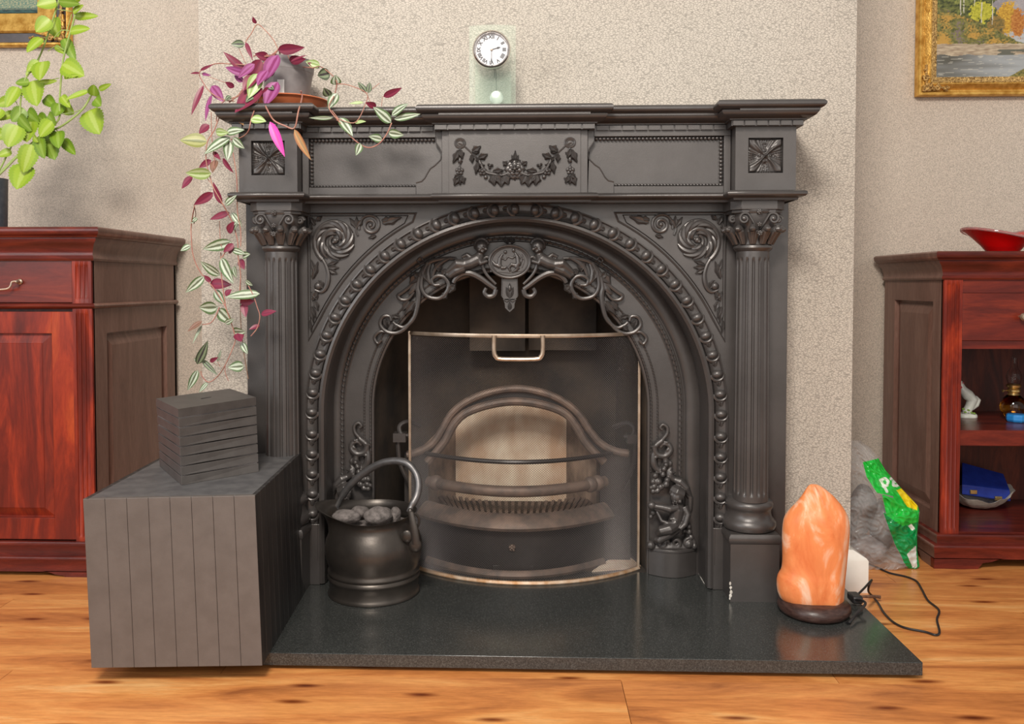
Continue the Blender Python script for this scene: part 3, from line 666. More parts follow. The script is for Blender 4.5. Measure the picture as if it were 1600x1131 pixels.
fg.tube([mp(400,600,.001), mp(550,615,.001), mp(690,590,.001)], .0016, 6); fg.tube([mp(690,400,.001), mp(720,480,.001), mp(690,560,.001)], .0016, 6); fg.tube([mp(650,400,.001), mp(690,460,.001), mp(670,540,.001)], [.002,.003,.002], 6)
mk('medallion_figures', fg, IR, I, remesh=.0009)
pd = MB(); c = P(796.5, 450, Yc)
pd.prism([(cm-13*px,P(0,436,Yc).z),(cm+13*px,P(0,436,Yc).z),(cm+13*px,P(0,463,Yc).z),(cm+8*px,P(0,468,Yc).z),(cm-8*px,P(0,468,Yc).z),(cm-13*px,P(0,463,Yc).z)], Yc-.006, Yc+.02)
for s2 in (-1,1): pd.tube([(cm+s2*12*px, Yc-.007, P(0,434,Yc).z), (cm+s2*13*px, Yc-.007, P(0,462,Yc).z)], .0016, 6)
zc = lambda y: P(796,y,Yc).z
pd.leaf((cm,Yc-.006,zc(466)), (cm,Yc-.006,zc(442)), .016, .008, 2); pd.blob((cm,Yc-.011,zc(450)), (.004,.004,.008)); pd.leaf((cm-.004,Yc-.006,zc(464)), (cm-.009,Yc-.006,zc(448)), .008, .006); pd.leaf((cm+.004,Yc-.006,zc(464)), (cm+.009,Yc-.006,zc(448)), .008, .006)
pd.prism([(cm-11*px,zc(467)),(cm+11*px,zc(467)),(cm+8*px,zc(474)),(cm+7.5*px,zc(481)),(cm,zc(487.5)),(cm-7.5*px,zc(481)),(cm-8*px,zc(474))], Yc-.006, Yc+.006)
pd.tube([(cm-10*px,Yc-.008,zc(468)),(cm-4*px,Yc-.009,zc(471)),(cm,Yc-.009,zc(468)),(cm+4*px,Yc-.009,zc(471)),(cm+10*px,Yc-.008,zc(468))], .002, 6); pd.leaf((cm,Yc-.006,zc(484)), (cm,Yc-.006,zc(471)), .011, .008)
csh = MB().blob((cm,Yc-.002,zc(380)), (.008,.006,.006), 10, 7)
for k in range(-3,4): csh.leaf((cm,Yc-.004,zc(380)), (cm+math.sin(k*.42)*.016, Yc-.008, zc(380)+math.cos(k*.42)*.012), .006, .006)
mk('canopy_pendant', pd, IR, I, bev=.0); mk('canopy_shell', csh, IR, I)

# corner figures above the two feet
def figure():
    m = MB(); K = lambda x, y, d=0: P(1000+x/5.95, 720+y/5.95, YI)+Vector((0,-d,0)); u = 1/5.95*px*1.09
    R_ = lambda l: [a*u for a in l]
    m.tube([K(290,250,.02), K(330,270,.03), K(390,290,.03)], R_([55,60,40]), 10)              # turban-like leaf hood
    m.blob(K(320,310,.032), (55*u,50*u,62*u), 14, 10)                                         # head
    m.blob(K(292,330,.050), .0035); m.blob(K(305,350,.046), (.004,.003,.002)); m.blob(K(345,340,.042), .005); m.blob(K(285,350,.043), .004)
    for a in range(-2, 6): m.blob(K(325+50*math.cos(a*.6), 290-45*math.sin(a*.6), .034), .0055)
    m.tube([K(340,380,.022), K(330,430,.028), K(320,500,.028), K(300,560,.028)], R_([45,68,62,60]), 12)      # torso
    m.tube([K(330,400,.035), K(250,410,.042), K(190,395,.040), K(110,385,.036)], R_([38,34,28,24]), 9); m.blob(K(90,380,.036), (40*u,34*u,38*u))
    m.tube([K(390,400,.028), K(420,470,.034), K(390,550,.040), K(340,590,.044)], R_([38,34,28,22]), 9)
    m.tube([K(310,560,.030), K(240,590,.046), K(170,600,.046), K(150,640,.036)], R_([60,52,44,34]), 10)
    m.tube([K(310,600,.028), K(240,640,.040), K(150,700,.038), K(120,690,.032)], R_([52,44,32,24]), 10)
    m.tube([K(140,440,.030), K(180,520,.038), K(250,545,.042), K(310,530,.042), K(290,500,.04), K(250,500,.04)], R_([14,18,24,24,18,10]), 8)
    m.tube([K(410,250,.012), K(460,330,.014), K(455,430,.014), K(430,520,.014)], R_([20,26,24,16]), 8)
    m.tube([K(280,150,.01), K(360,180,.016), K(420,240,.018), K(465,320,.016)], R_([18,40,34,14]), 8)
    for (x, y, r) in [(130,120,28),(200,110,24),(110,175,26),(160,175,30),(120,220,26),(180,225,28),(240,160,26),(230,200,30),(110,265,22),(150,260,24),(210,60,24),(230,20,22),(90,230,18)]: m.blob(K(x, y, .022), r*u*1.1, 8, 6)
    for (x, y, r) in [(90,760,42),(175,740,30),(440,590,28),(445,640,28),(460,690,30),(440,750,42),(490,770,30),(400,630,20),(110,460,30),(90,500,22)]: m.blob(K(x, y, .020), r*u, 8, 6)
    for cx_ in (200, 320, 440): m.tube(spiral(K(cx_, 740, .022), 55*u, 12*u, 0 if cx_ != 320 else pi, 1.5, 28), taper(29, 14*u, 10*u, 20*u), 7)
    m.tube([K(90,790,.012), K(280,780,.016), K(500,790,.012)], R_([40,45,36]), 8)
    # scrolled foliage climbing above
    Q = lambda x, y, d=.012: P(980+x/3.535, 640+y/3.535, YI)+Vector((0,-d,0)); q = 1.7/3.535*px*1.09
    m.tube(catmull([Q(190,160), Q(215,130), Q(218,95), Q(195,78), Q(178,95), Q(192,108)], 5), [q*a for a in taper(26, 7, 5)], 7)
    m.tube(catmull([Q(190,165), Q(150,200), Q(160,240), Q(205,250), Q(235,220), Q(225,190), Q(195,185), Q(180,205)], 5), [q*a for a in taper(36, 9, 5, 11)], 8)
    m.tube(catmull([Q(150,210), Q(140,260), Q(150,310), Q(185,340)], 5), [q*a for a in taper(16, 6, 10, 12)], 8)
    m.tube(catmull([Q(200,250), Q(210,290), Q(190,330), Q(180,350)], 5), [q*a for a in taper(16, 8, 8, 13)], 8)
    m.tube(catmull([Q(240,310), Q(225,340), Q(240,370), Q(280,390)], 5), [q*a for a in taper(16, 5, 8, 13)], 8)
    m.tube(catmull([Q(215,280), Q(235,290), Q(220,320)], 5), [q*a for a in taper(11, 5, 5, 8)], 8)
    for (A, B, w_) in [((170,190),(125,200),22),((165,240),(140,275),22),((200,240),(235,190),20),((205,290),(240,310),20),((210,340),(265,340),26),((190,170),(240,180),16)]: m.tube([Q(*A), (Q(*A)+Q(*B))/2+Vector((0,-.004,0)), Q(*B)], [w_*q*.18, w_*q*.28, w_*q*.1], 7)
    return m
fgm = figure(); xm = IX
mk('corner_figure', fgm, IR, I, remesh=.0015); mk('corner_figure', fgm.mirrored(xm), IR, I, remesh=.0015)
for sg in (-1, 1):
    xc = IX+sg*(P(1049,880,YI).x-IX); pts = [(xc-.060,YI+.01)]+[(xc-.060+.12*i/10, YI-.012-.028*math.sin(pi*i/10)) for i in range(11)]+[(xc+.060,YI+.01)]
    mk('foot_block', MB().prism(pts, 0, .068, 'z').prism([(xc+(p[0]-xc)*1.03, p[1]-.001) for p in pts], .062, .070, 'z'), IR, I, bev=.0015)

# firebox: splayed iron cheeks, back and hood
fb = MB(); bw0, bw1, yb = .352, .30, .50
pl = [(IX-bw0, YI+.01),(IX-bw1, yb),(IX+bw1, yb),(IX+bw0, YI+.01)]
for a, b_ in zip(pl[:-1], pl[1:]): fb.add([(a[0],a[1],0),(b_[0],b_[1],0),(b_[0],b_[1],.79),(a[0],a[1],.79)], [(0,1,2,3)])
fb.add([(p[0],p[1],.79) for p in pl], [(0,1,2,3)])
mk('firebox', fb, M['soot'], I, fix=False)
mk('firebox_floor', MB().box(IX-.352, IX+.352, .2, .50, -.02, -.0005), M['soot'], I)
pp = MB().box(-.135, .02, yb-.09, yb-.01, .55, .76); 
mk('throat_plate', pp.box(.03,.22, yb-.06, yb-.01, .55, .76), M['soot'], I)

# ------------------------------------------------------------------ grate
G_ = thing('fire_grate', 'rusty curved cast iron grate with arched hood over pale fireback', 'grate', (.0, .30, 0))
GX = P(806,760,.2).x
# hood casting with arch opening (a plate with a rounded top, standing in the firebox)
Yh = .285
def Hh(x, y): p = P(x, y, Yh); return (p.x, p.z)
outer = [Hh(*p) for p in [(632,890),(632,706),(655,702),(676,690),(692,668),(706,644),(730,625),(765,610),(806,605),(847,610),(880,624),(905,646),(922,672),(940,692),(962,703),(985,706),(985,890)]]
inner = [Hh(*p) for p in [(938,890),(938,720),(925,708),(912,692),(898,666),(885,652),(850,638),(806,632),(762,638),(722,652),(706,668),(690,696),(680,708),(668,720),(668,890)]]
mk('hood_plate', MB().prism(outer+inner, Yh, Yh+.012), M['iron_dark'], G_)
tb_ = MB()
l1 = [(636,710),(655,705),(676,693),(692,670),(706,646),(730,627),(765,613),(806,607),(847,613),(880,627),(905,648),(922,674),(940,694),(962,705),(982,708)]
tb_.tube(T(l1, Yh-.004), .0105, 10); 
l2 = [(668,722),(682,706),(696,688),(710,662),(728,645),(765,632),(806,627),(847,632),(882,645),(900,666),(914,690),(928,706),(944,722)]
tb_.tube(T(l2, Yh-.010), .0115, 10)
mk('hood_roll', tb_, M['grate'], G_, label='arched double roll of the grate hood')
for sg in (-1, 1):
    lg = MB(); xx = GX+sg*.275
    lg.tube(catmull([(xx-sg*.02,.27,.36),(xx+sg*.01,.25,.375),(xx+sg*.03,.24,.365),(xx+sg*.025,.235,.345),(xx+sg*.005,.24,.34)], 4), .006, 8)
    lg.box(min(xx+sg*.012, xx+sg*.045), max(xx+sg*.012, xx+sg*.045), .225, .26, .325, .348)
    lg.tube(catmull([(xx+sg*.035,.24,.325),(xx+sg*.03,.24,.27),(xx+sg*.012,.245,.225),(xx,.25,.20)], 4), .006, 8)
    mk('side_bracket', lg, M['iron_dark'], G_)
# fireclay back and cheeks
fz = lambda y: P(800, y, .40).z
xa, xb = P(712,700,.40).x, P(885,700,.40).x
arcb = [(xa,.10)]+[(xa+(xb-xa)*i/12, fz(648)+(fz(630)-fz(648))*math.sin(pi*i/12)) for i in range(13)]+[(xb,.10)]
mk('fireback', MB().prism(arcb, .40, .43), M['fireclay'], G_, label='pale scorched fireclay back')
for sg, x in ((-1, xa), (1, xb)):
    c_ = MB().add([(x,.40,.1),(x,.40,fz(648)),(x+sg*.075,.30,fz(690)),(x+sg*.075,.30,.1),(x,.42,.1),(x,.42,fz(648)),(x+sg*.085,.31,fz(690)),(x+sg*.085,.31,.1)], [(0,1,2,3),(7,6,5,4),(1,5,6,2),(0,3,7,4),(3,2,6,7),(0,4,5,1)])
    mk('fireclay_cheek', c_, M['sooty_clay'], G_)
# curved bars
def arcbar(wpx, ycen, yend, Yend, Ycen, n=24):
    xl, xr = wpx; out_ = []
    for i in range(n+1):
        t = -1+2*i/n; Yv = Ycen+(Yend-Ycen)*t*t; x = xl+(xr-xl)*i/n; y = ycen+(yend-ycen)*t*t; out_.append(P(x, y, Yv))
    return out_
b1 = arcbar((664,956), 722, 708, .275, .165); mk('top_bar', MB().tube(b1, .0058, 8), M['iron_dark'], G_)
b2 = arcbar((670,945), 768, 752, .265, .160); m_ = MB().tube(b2, .0145, 12)
for p in (b2[1], b2[-2], b2[-3]): m_.blob(p, (.020,.018,.021), 14, 10)
mk('main_bar', m_, M['grate'], G_)
# bottom rim (swept lip), slotted grating, ash cover
rim = []
for i in range(33):
    t = -1+2*i/32; rim.append((GX-.003+t*.250, .135+.130*t*t))
zr = P(806, 811, .14).z
prof = [(0,zr-.030),(.010,zr-.028),(.014,zr-.020),(.010,zr-.012),(.002,zr-.004),(-.010,zr+.006),(-.020,zr+.010),(-.034,zr+.006),(-.04,zr-.01)]
mk('grate_rim', MB().sweep_plan(rim, prof), M['grate'], G_, smooth=50)
bars_me = local_mesh('grate_bar', MB().box(-.0042,.0042,-.055,.055,-.006,.0), M['grate'])
for i in range(26):
    t = -1+2*(i+.5)/26; x = GX+t*.215; y0 = .165+.12*t*t
    piece('grate_bar', bars_me, G_, (x, y0+.058, zr+.004), (.10,0,-t*.35))
mk('ash_bed', MB().prism([(GX-.22,.27)]+[(GX-.22+.44*i/10, .18+.09*(-1+2*i/10)**2) for i in range(11)]+[(GX+.22,.40),(GX-.22,.40)], zr-.045, zr-.020, 'z'), M['soot'], G_)
rim2 = [(x, y+.012) for x, y in rim[1:-1]]
ash = MB().sweep_plan(rim2, [(-.004,.0),(0,.0),(0,.004),(0,zr-.028),(-.004,zr-.028)])
ao = mk('ash_cover', ash, M['iron_dark'], G_, smooth=50)
kb = MB(); kc = P(800,858,.135); kc.y = .147
flower(kb, kc, .010, 5, .006); kb.blob(kc, (.009,.004,.009)); mk('knob', kb, M['grate'], ao)
mk('ash_cover_step', MB().box(kc.x-.050, kc.x+.055, .150, .19, 0, .030), M['iron_dark'], G_, bev=.002)
sk = MB().sweep_plan([(x*1.0, y-.006) for x, y in rim2], [(-.004,0),(.004,0),(.006,.006),(.002,.014),(-.004,.018)])
mk('ash_cover_foot', sk, M['grate'], G_)
mk('mortar_patch', MB().prism([(p.x,p.y) for p in (PZ(925,893,.002),PZ(985,888,.002),PZ(1001,884,.002),PZ(985,872,.002),PZ(950,876,.002))], .0005, .004, 'z'), M['fireclay'], I, label='pale mortar patch on the hearth behind the screen')

# ------------------------------------------------------------------ fire screen
xs0, xs1 = P(640,514,.225).x, P(999,516,.225).x; SX = (xs0+xs1)/2; hw = (xs1-xs0)/2; sag = .128; zT = P(820,522,.098).z
SR = (hw*hw+sag*sag)/(2*sag); yc0 = .225-sag+SR; th0 = math.asin(hw/SR)
sp_ = lambda t, r=0: (SX+(SR+r)*math.sin(t*th0), yc0-(SR+r)*math.cos(t*th0))
F_ = thing('fire_screen', 'curved wire mesh fire screen with thin brass frame', 'fire screen', (SX, .16, 0))
plan = [sp_(-1+2*i/40) for i in range(41)]
mk('top_rail', MB().sweep_plan(plan, [(-.003,zT-.009),(.002,zT-.009),(.003,zT-.0045),(.002,zT),(-.003,zT)]), M['brass'], F_)
mk('bottom_rail', MB().sweep_plan(plan, [(-.004,.0005),(.006,.0005),(.007,.003),(.003,.008),(-.004,.008)]), M['brass_dark'], F_)
for t in (-1, 1):
    x, y = sp_(t); mk('side_post', MB().box(x-.0035, x+.0035, y-.0045, y+.0045, .0, zT), M['brass'], F_, bev=.001)
# wire mesh: diamonds with the handle opening left free
pw = .0064; ph = .0058; nx = int(2*th0*SR/pw); nz = int((zT-.012)/ph)
hx0, hx1, hz0 = P(774,540,.1).x, P(846,540,.1).x, P(806,558,.098).z
me = bpy.data.meshes.new('wire_mesh'); vs = []; idx = {}
fs = []
def vid(i, j):
    if (i, j) not in idx:
        t = -1+i/nx; x, y = sp_(t); idx[(i, j)] = len(vs); vs.append((x-SX, y-.16, .006+j*ph/2))
    return idx[(i, j)]
for i in range(1, 2*nx):
    for j in range(1, 2*nz):
        if (i+j) % 2 == 0: continue
        x, y = sp_(-1+i/nx); z = .006+j*ph/2
        if hx0-.002 < x < hx1+.002 and z > hz0-.002: continue
        fs.append((vid(i-1, j), vid(i, j-1), vid(i+1, j), vid(i, j+1)))
me.from_pydata(vs, [], fs); wm = bpy.data.objects.new('wire_mesh', me); COL.objects.link(wm); wm.parent = F_; me.materials.append(M['mesh_wire']); wm['kind'] = 'stuff'
mo = wm.modifiers.new('wire', 'WIREFRAME'); mo.thickness = .00095; mo.use_even_offset = False
hl = [P(772,524,.094), P(772,548,.094), P(775,557,.094), P(784,561,.094), P(836,561,.094), P(845,557,.094), P(848,548,.094), P(848,524,.094)]
mk('handle', MB().tube(catmull(hl, 4), .0058, 10), M['brass'], F_, label='brass loop handle at the top of the screen')

# ------------------------------------------------------------------ coal scuttle and coal
sx, sy = -.3405, .040
SCU = thing('coal_scuttle', 'round black metal coal scuttle with helmet spout and bail handle', 'coal scuttle', (sx, sy, 0))
def srim(r, z, a):        # stretch the rim into a spout at the left and dip the sides
    k = max(0, (z-.150)/.05); c = math.cos(a-pi*1.02)
    return r*(1+k*.38*max(0, c)**4)
prof = [(.0,.0),(.103,.0),(.1085,.001),(.1095,.004),(.107,.008),(.1055,.012),(.1055,.036),(.109,.040),(.110,.044),(.107,.048),(.106,.050),(.109,.054),(.1095,.058),(.1060,.062),(.106,.068),(.111,.082),(.1150,.100),(.1155,.115),(.1130,.130),(.1065,.147),(.1000,.160),(.0965,.172),(.0970,.183),(.101,.192),(.1035,.196),(.1015,.1965),(.098,.192),(.0945,.183),(.094,.172),(.098,.158),(.103,.148),(.100,.13),(.0,.13)]
b = MB().lathe(prof, (0,0,0), 72, srim); nv = []
for v in b.v:
    a = math.atan2(v[1], v[0]); k = max(0, (v[2]-.150)/.046); c = math.cos(a-pi*1.02)
    z = v[2]+k*(.016*max(0, c)**3-.010*max(0, math.cos(a+pi/2))**2+.000*max(0, math.cos(a-pi/2))**2); nv.append((v[0]+sx, v[1]+sy, z))
b.v = nv; body = mk('body', b, M['copper_black'], SCU, smooth=60)
hp = catmull([P(524,797,.09), P(533,778,.088), P(548,757,.08), P(570,738,.07), P(595,724,.055), P(618,720,.04), P(636,724,.028), P(649,738,.02), P(654,756,.01), P(651,775,.0), P(643,790,-.012), P(639,800,-.018)], 5)
rr = [.009 if 5 < i < len(hp)-6 else .0065 for i in range(len(hp))]
mk('bail_handle', MB().tube(hp, rr, 12), M['handle_metal'], SCU)
lg = MB(); q = P(648,812,-.02)
lg.tube([q+Vector((.010*math.cos(a), .003, .016*math.sin(a)-.003)) for a in [2*pi*k/20 for k in range(20)]], .0032, 7, closed=True)
lg.tube([P(642,800,-.028), P(646,822,-.035), P(650,850,-.036)], [.006,.009,.010], 10, flat=.45)
for (x, y, r) in [(636,838,.0135),(649,852,.0145)]: lg.blob(P(x, y, -.034), (r,.005,r*1.15), 14, 8)
for (x, y) in [(635,837),(651,829),(646,851)]: lg.blob(P(x, y, -.034), .0035)
lg.blob(P(641,800,-.020), (.007,.006,.010), 10, 8)
mk('handle_lug', lg, M['copper_black'], SCU, label='riveted lug and ring holding the handle')
lg = MB().blob(P(524,797,.088), (.008,.005,.014), 12, 8, Matrix.Rotation(.5,3,'Y')); mk('handle_lug', lg, M['handle_metal'], SCU)
def lump(seed, rx, ry, rz, amp=.18, n=20, m=12):
    b = MB().blob((0,0,0), (rx,ry,rz), n, m); out = []
    for v in b.v:
        d = Vector(v); k = 1+amp*noise.noise(Vector((v[0]/rx, v[1]/ry, v[2]/rz))*1.1+Vector((seed*7.1, seed*3.3, 0))); out.append(tuple(d*k))
    b.v = out; return b
coals = [(541,806,-.02,.033,.024,.0165,'rounded grey coal at the spout side of the scuttle'),(563,797,.035,.022,.020,.013,'small coal at the back between the two front lumps'),(591,804,-.03,.034,.026,.021,'largest coal in the middle of the scuttle'),(617,803,-.005,.013,.018,.021,'upright coal lump beside the handle end of the scuttle'),(598,800,.055,.024,.020,.014,'coal partly hidden behind the largest lump in the scuttle')]
for i, (x, y, Y, rx, ry, rz, lab) in enumerate(coals):
    l = lump(i+1, rx*1.03, ry, rz*1.05, .22); c = P(x, y, sy+Y); c.z = max(.180, c.z) if False else c.z-.003
    l.v = [tuple(Vector(v)+c) for v in l.v]; o = mk('coal', l, M['coal'], smooth=50); tag(o, lab, 'coal', 'coal lumps in the scuttle')
l = MB().lathe([(0,.128),(.097,.128),(.094,.15),(.090,.160),(.06,.162),(0,.163)], (sx, sy, 0), 24)
o = mk('coal_bed', l, M['coal']); tag(o, 'dusty small coal filling the scuttle beneath the big lumps', 'coal', kind='stuff')

# ------------------------------------------------------------------ dark slatted storage cube
a0, a1, a2 = PZ(142.5,1043.7,0), PZ(410,1040,0), PZ(479,921,0)
hC = (P(129.3,779.6,a0.y).z+P(398,774,a1.y).z)/2
t0, t1 = PZ(129.3,779.6,hC), PZ(398.5,774,hC); t2, t3 = PZ(471,706.5,hC), PZ(262,707,hC)
a3 = a0+(a2-a1); t3 = t0+(t2-t1)
b4 = [a0, a1, a2, a3]; t4 = [t0, t1, t2, t3]
K_ = thing('storage_cube', 'large dark taupe boarded storage cube overhanging the left end of the hearth', 'storage box', (a0+a2)/2)
lerp = lambda p, q, t: p+(q-p)*t
def ins(c, k): m = sum(c, Vector())/4; return [m+(p-m)*k for p in c]
mk('carcass', MB().hexa([p+Vector((0,0,.006)) for p in ins(b4,.966)], [p-Vector((0,0,.008)) for p in ins(t4,.966)]), M['cube_side'], K_)
def board(i0, i1, u0, u1, th, gap, mat, name='board'):
    B0, B1, T0, T1 = b4[i0], b4[i1], t4[i0], t4[i1]; nrm = (B1-B0).cross(T0-B0).normalized()
    p = [lerp(B0,B1,u0+gap), lerp(B0,B1,u1-gap)]; r_ = [lerp(T0,T1,u0+gap), lerp(T0,T1,u1-gap)]
    up = Vector((0,0,.006)) if name == 'board' else Vector((0,0,0))
    m = MB().add([p[0],p[1],p[1]-nrm*th,p[0]-nrm*th,r_[0]-up*0,r_[1],r_[1]-nrm*th,r_[0]-nrm*th], [(0,3,2,1),(4,5,6,7),(0,1,5,4),(1,2,6,5),(2,3,7,6),(3,0,4,7)])
    mk(name, m, mat, K_, smooth=0, bev=.0009)
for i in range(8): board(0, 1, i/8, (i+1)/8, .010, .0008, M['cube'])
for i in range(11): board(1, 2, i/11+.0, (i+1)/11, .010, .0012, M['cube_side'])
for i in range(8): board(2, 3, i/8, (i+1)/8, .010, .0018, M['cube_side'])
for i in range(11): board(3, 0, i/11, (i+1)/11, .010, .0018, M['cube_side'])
ti = [lerp(t0,t1,.004)+(t3-t0)*.004, lerp(t0,t1,.975)+(t3-t0)*.004, lerp(t3,t2,.975), lerp(t3,t2,.004)]
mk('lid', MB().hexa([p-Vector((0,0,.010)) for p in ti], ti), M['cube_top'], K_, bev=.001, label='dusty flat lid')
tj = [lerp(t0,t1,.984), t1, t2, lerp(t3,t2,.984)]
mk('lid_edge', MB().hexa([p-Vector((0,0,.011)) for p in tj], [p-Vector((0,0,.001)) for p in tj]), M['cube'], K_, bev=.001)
# small box with eight layers, standing on the cube
zt_ = hC
f0, f1, f2 = PZ(283.5,758.3,zt_), PZ(404.5,737,zt_), PZ(249.5,728.6,zt_)
hB = P(278.4,637.3,f0.y).z-zt_
g0, g1, g2 = PZ(278.4,637.3,zt_+hB), PZ(400,619,zt_+hB), PZ(243.5,621,zt_+hB)
fb4 = [f0, f1, f1+(f2-f0), f2]; gt4 = [g0, g1, g1+(g2-g0), g2]
B_ = thing('slatted_box', 'small dark box of stacked slats with a round hole in its lid', 'box', (f0+fb4[2])/2)
nL = 8
core = [ins(fb4,.972), ins(gt4,.972)]
mk('inner_box', MB().hexa([p+Vector((0,0,.001)) for p in core[0]], [p-Vector((0,0,.018)) for p in core[1]]), M['bundle'], B_, label='paler wood showing in the grooves')
for i in range(nL):
    lo = [lerp(p, q, i/nL) for p, q in zip(fb4, gt4)]; hi = [lerp(p, q, (i+1)/nL-.014) for p, q in zip(fb4, gt4)]
    if i < nL-1: mk('slat', MB().hexa(lo, hi), M['box_paint'], B_, smooth=0, bev=.0009)
    else:
        ctr = sum(hi, Vector())/4; n = 32; m_ = MB()
        ux = (hi[1]-hi[0]).normalized(); uy = (hi[3]-hi[0]).normalized(); cen = lerp(ctr, hi[0], .0)
        circ = [cen+ux*(.0145*math.cos(2*pi*k/n))+Vector((0,.0145*math.sin(2*pi*k/n),0)) for k in range(n)]
        # square to circle ring on top
        per = []
        for k in range(n):
            d = (circ[k]-cen).normalized(); best = 9
            for e in range(4):
                A, Bq = hi[e], hi[(e+1)%4]; ex = Bq-A; den = d.x*ex.y-d.y*ex.x
                if abs(den) > 1e-9:
                    tt = ((A.x-cen.x)*ex.y-(A.y-cen.y)*ex.x)/den; uu = ((A.x-cen.x)*d.y-(A.y-cen.y)*d.x)/den
                    if tt > 0 and -1e-6 <= uu <= 1.000001: best = min(best, tt)
            per.append(cen+d*best)
        vs = []; 
        allp = per
        # snap the nearest perimeter samples on the corners
        for cpt in hi:
            j = min(range(n), key=lambda q: (per[q]-cpt).length); per[j] = cpt.copy()
        m_.add(circ+per+[p-Vector((0,0,.014)) for p in circ]+[Vector((p.x,p.y,lo[0].z)) for p in per],
               [(k, (k+1)%n, n+(k+1)%n, n+k) for k in range(n)]+[(k, 2*n+k, 2*n+(k+1)%n, (k+1)%n) for k in range(n)]+[(n+k, n+(k+1)%n, 3*n+(k+1)%n, 3*n+k) for k in range(n)]+[tuple(2*n+k for k in range(n-1,-1,-1))]+[tuple(3*n+k for k in range(n))])
        lidb = mk('lid', m_, M['box_paint'], B_, smooth=0)
        mk('hole_shade_disc', MB().lathe([(0,0),(.0144,0),(.0144,.001),(0,.001)], cen-Vector((0,0,.0022)), 24), M['ink'], lidb, label='black disc standing for the shade inside the hole')  # black disc just below the lid top paints the shade in the hole

# ------------------------------------------------------------------ salt lamp
lc = PZ(1276,962,0); lc.y += .02
Lp = thing('salt_lamp', 'orange salt rock lamp on dark wooden base at the hearth end', 'lamp', (lc.x, lc.y, 0))
bs = MB().lathe([(0,0),(.066,0),(.075,.004),(.079,.012),(.077,.022),(.070,.030),(.060,.033),(0,.032)], (lc.x, lc.y, 0), 56, lambda r, z, a: r*(1+.02*math.sin(3*a+1)))
mk('wooden_base', bs, M['lamp_base'], Lp, smooth=60)
# silhouette left/right per height, measured in the photograph
rows = [(978,1243,1313),(970,1236,1316),(955,1227,1317),(935,1217,1318),(915,1213,1319),(897,1215,1320),(893,1221,1321),(880,1223,1322),(860,1223,1324),(840,1222,1326),(820,1223,1327),(805,1226,1325),(792,1238,1318),(780,1250,1308),(768,1257,1296),(760,1262,1284),(756,1266,1276)]
rb = MB(); n = 40; vs = []
for i, (y, xl, xr) in enumerate(rows):
    A = P(xl, y, lc.y); Bq = P(xr, y, lc.y); c = (A+Bq)/2; r = (Bq.x-A.x)/2; z = max(.024, A.z)
    for k in range(n):
        a = 2*pi*k/n; fx = math.cos(a); fy = math.sin(a); d = .62*r if i > 11 else .66*r
        wv = 1+.07*noise.noise(Vector((fx*1.3, fy*1.3, z*9)))
        ridge = 0
        # the fold that runs from the top down the right front
        xn = fx; zz = (z-.02)/.30; line = -.05+1.0*(zz-.78)**2*1.6+.10; 
        if fy < 0: ridge = .010*math.exp(-((xn-(.55-.9*zz*zz+.15*math.sin(6*zz)))/.20)**2)
        vs.append((c.x+fx*r*(wv if abs(fx) < .8 else 1), c.y+fy*(d*wv+ridge), z))
fs = [(i*n+k, i*n+(k+1)%n, (i+1)*n+(k+1)%n, (i+1)*n+k) for i in range(len(rows)-1) for k in range(n)]
fs += [tuple(range(n-1,-1,-1)), tuple((len(rows)-1)*n+k for k in range(n))]
rb.add(vs, fs); mk('salt_rock', rb, M['salt'], Lp, smooth=180, sub=1)
# cable with in-line switch
fz_ = FL+.003
cz_ = lambda x, y, z=fz_: PZ(x, y, z)
c1 = [P(1316,975,lc.y-.02), cz_(1327,972,.006), cz_(1340,957,.012), cz_(1352,944,.02), cz_(1347,938,.022), cz_(1337,937,.016)]
mk('cable', MB().tube(catmull(c1, 6), .0030, 8), M['cord'], Lp)
sw = cz_(1336,934,.014)
mk('switch', MB().box(sw.x-.012, sw.x+.012, sw.y-.020, sw.y+.020, sw.z-.008, sw.z+.009), M['cord'], Lp, bev=.004, label='black in-line switch')
c2 = [cz_(1341,928,.014), cz_(1352,917,.018), cz_(1362,906,.02), cz_(1358,914,.01), cz_(1357,924,-.01), cz_(1364,932,fz_), cz_(1372,942), cz_(1381,957), cz_(1396,972), cz_(1415,981), cz_(1445,987), cz_(1462,992), cz_(1468,987), cz_(1464,968), cz_(1467,953), cz_(1450,938), cz_(1440,920), cz_(1432,908), cz_(1416,901), cz_(1390,895), cz_(1372,887), PZ(1355,880,FL+.004)]
mk('cable', MB().tube(catmull(c2, 6), .0026, 8), M['cord'], Lp)
c3 = [cz_(1345,932,.012), cz_(1356,932,.004), cz_(1368,932,-.020), cz_(1376,933,-.022)]
mk('cable_end', MB().tube(catmull(c3, 5), taper(16,.0030,.0045), 8), M['twig'], Lp, label='brown cable end')

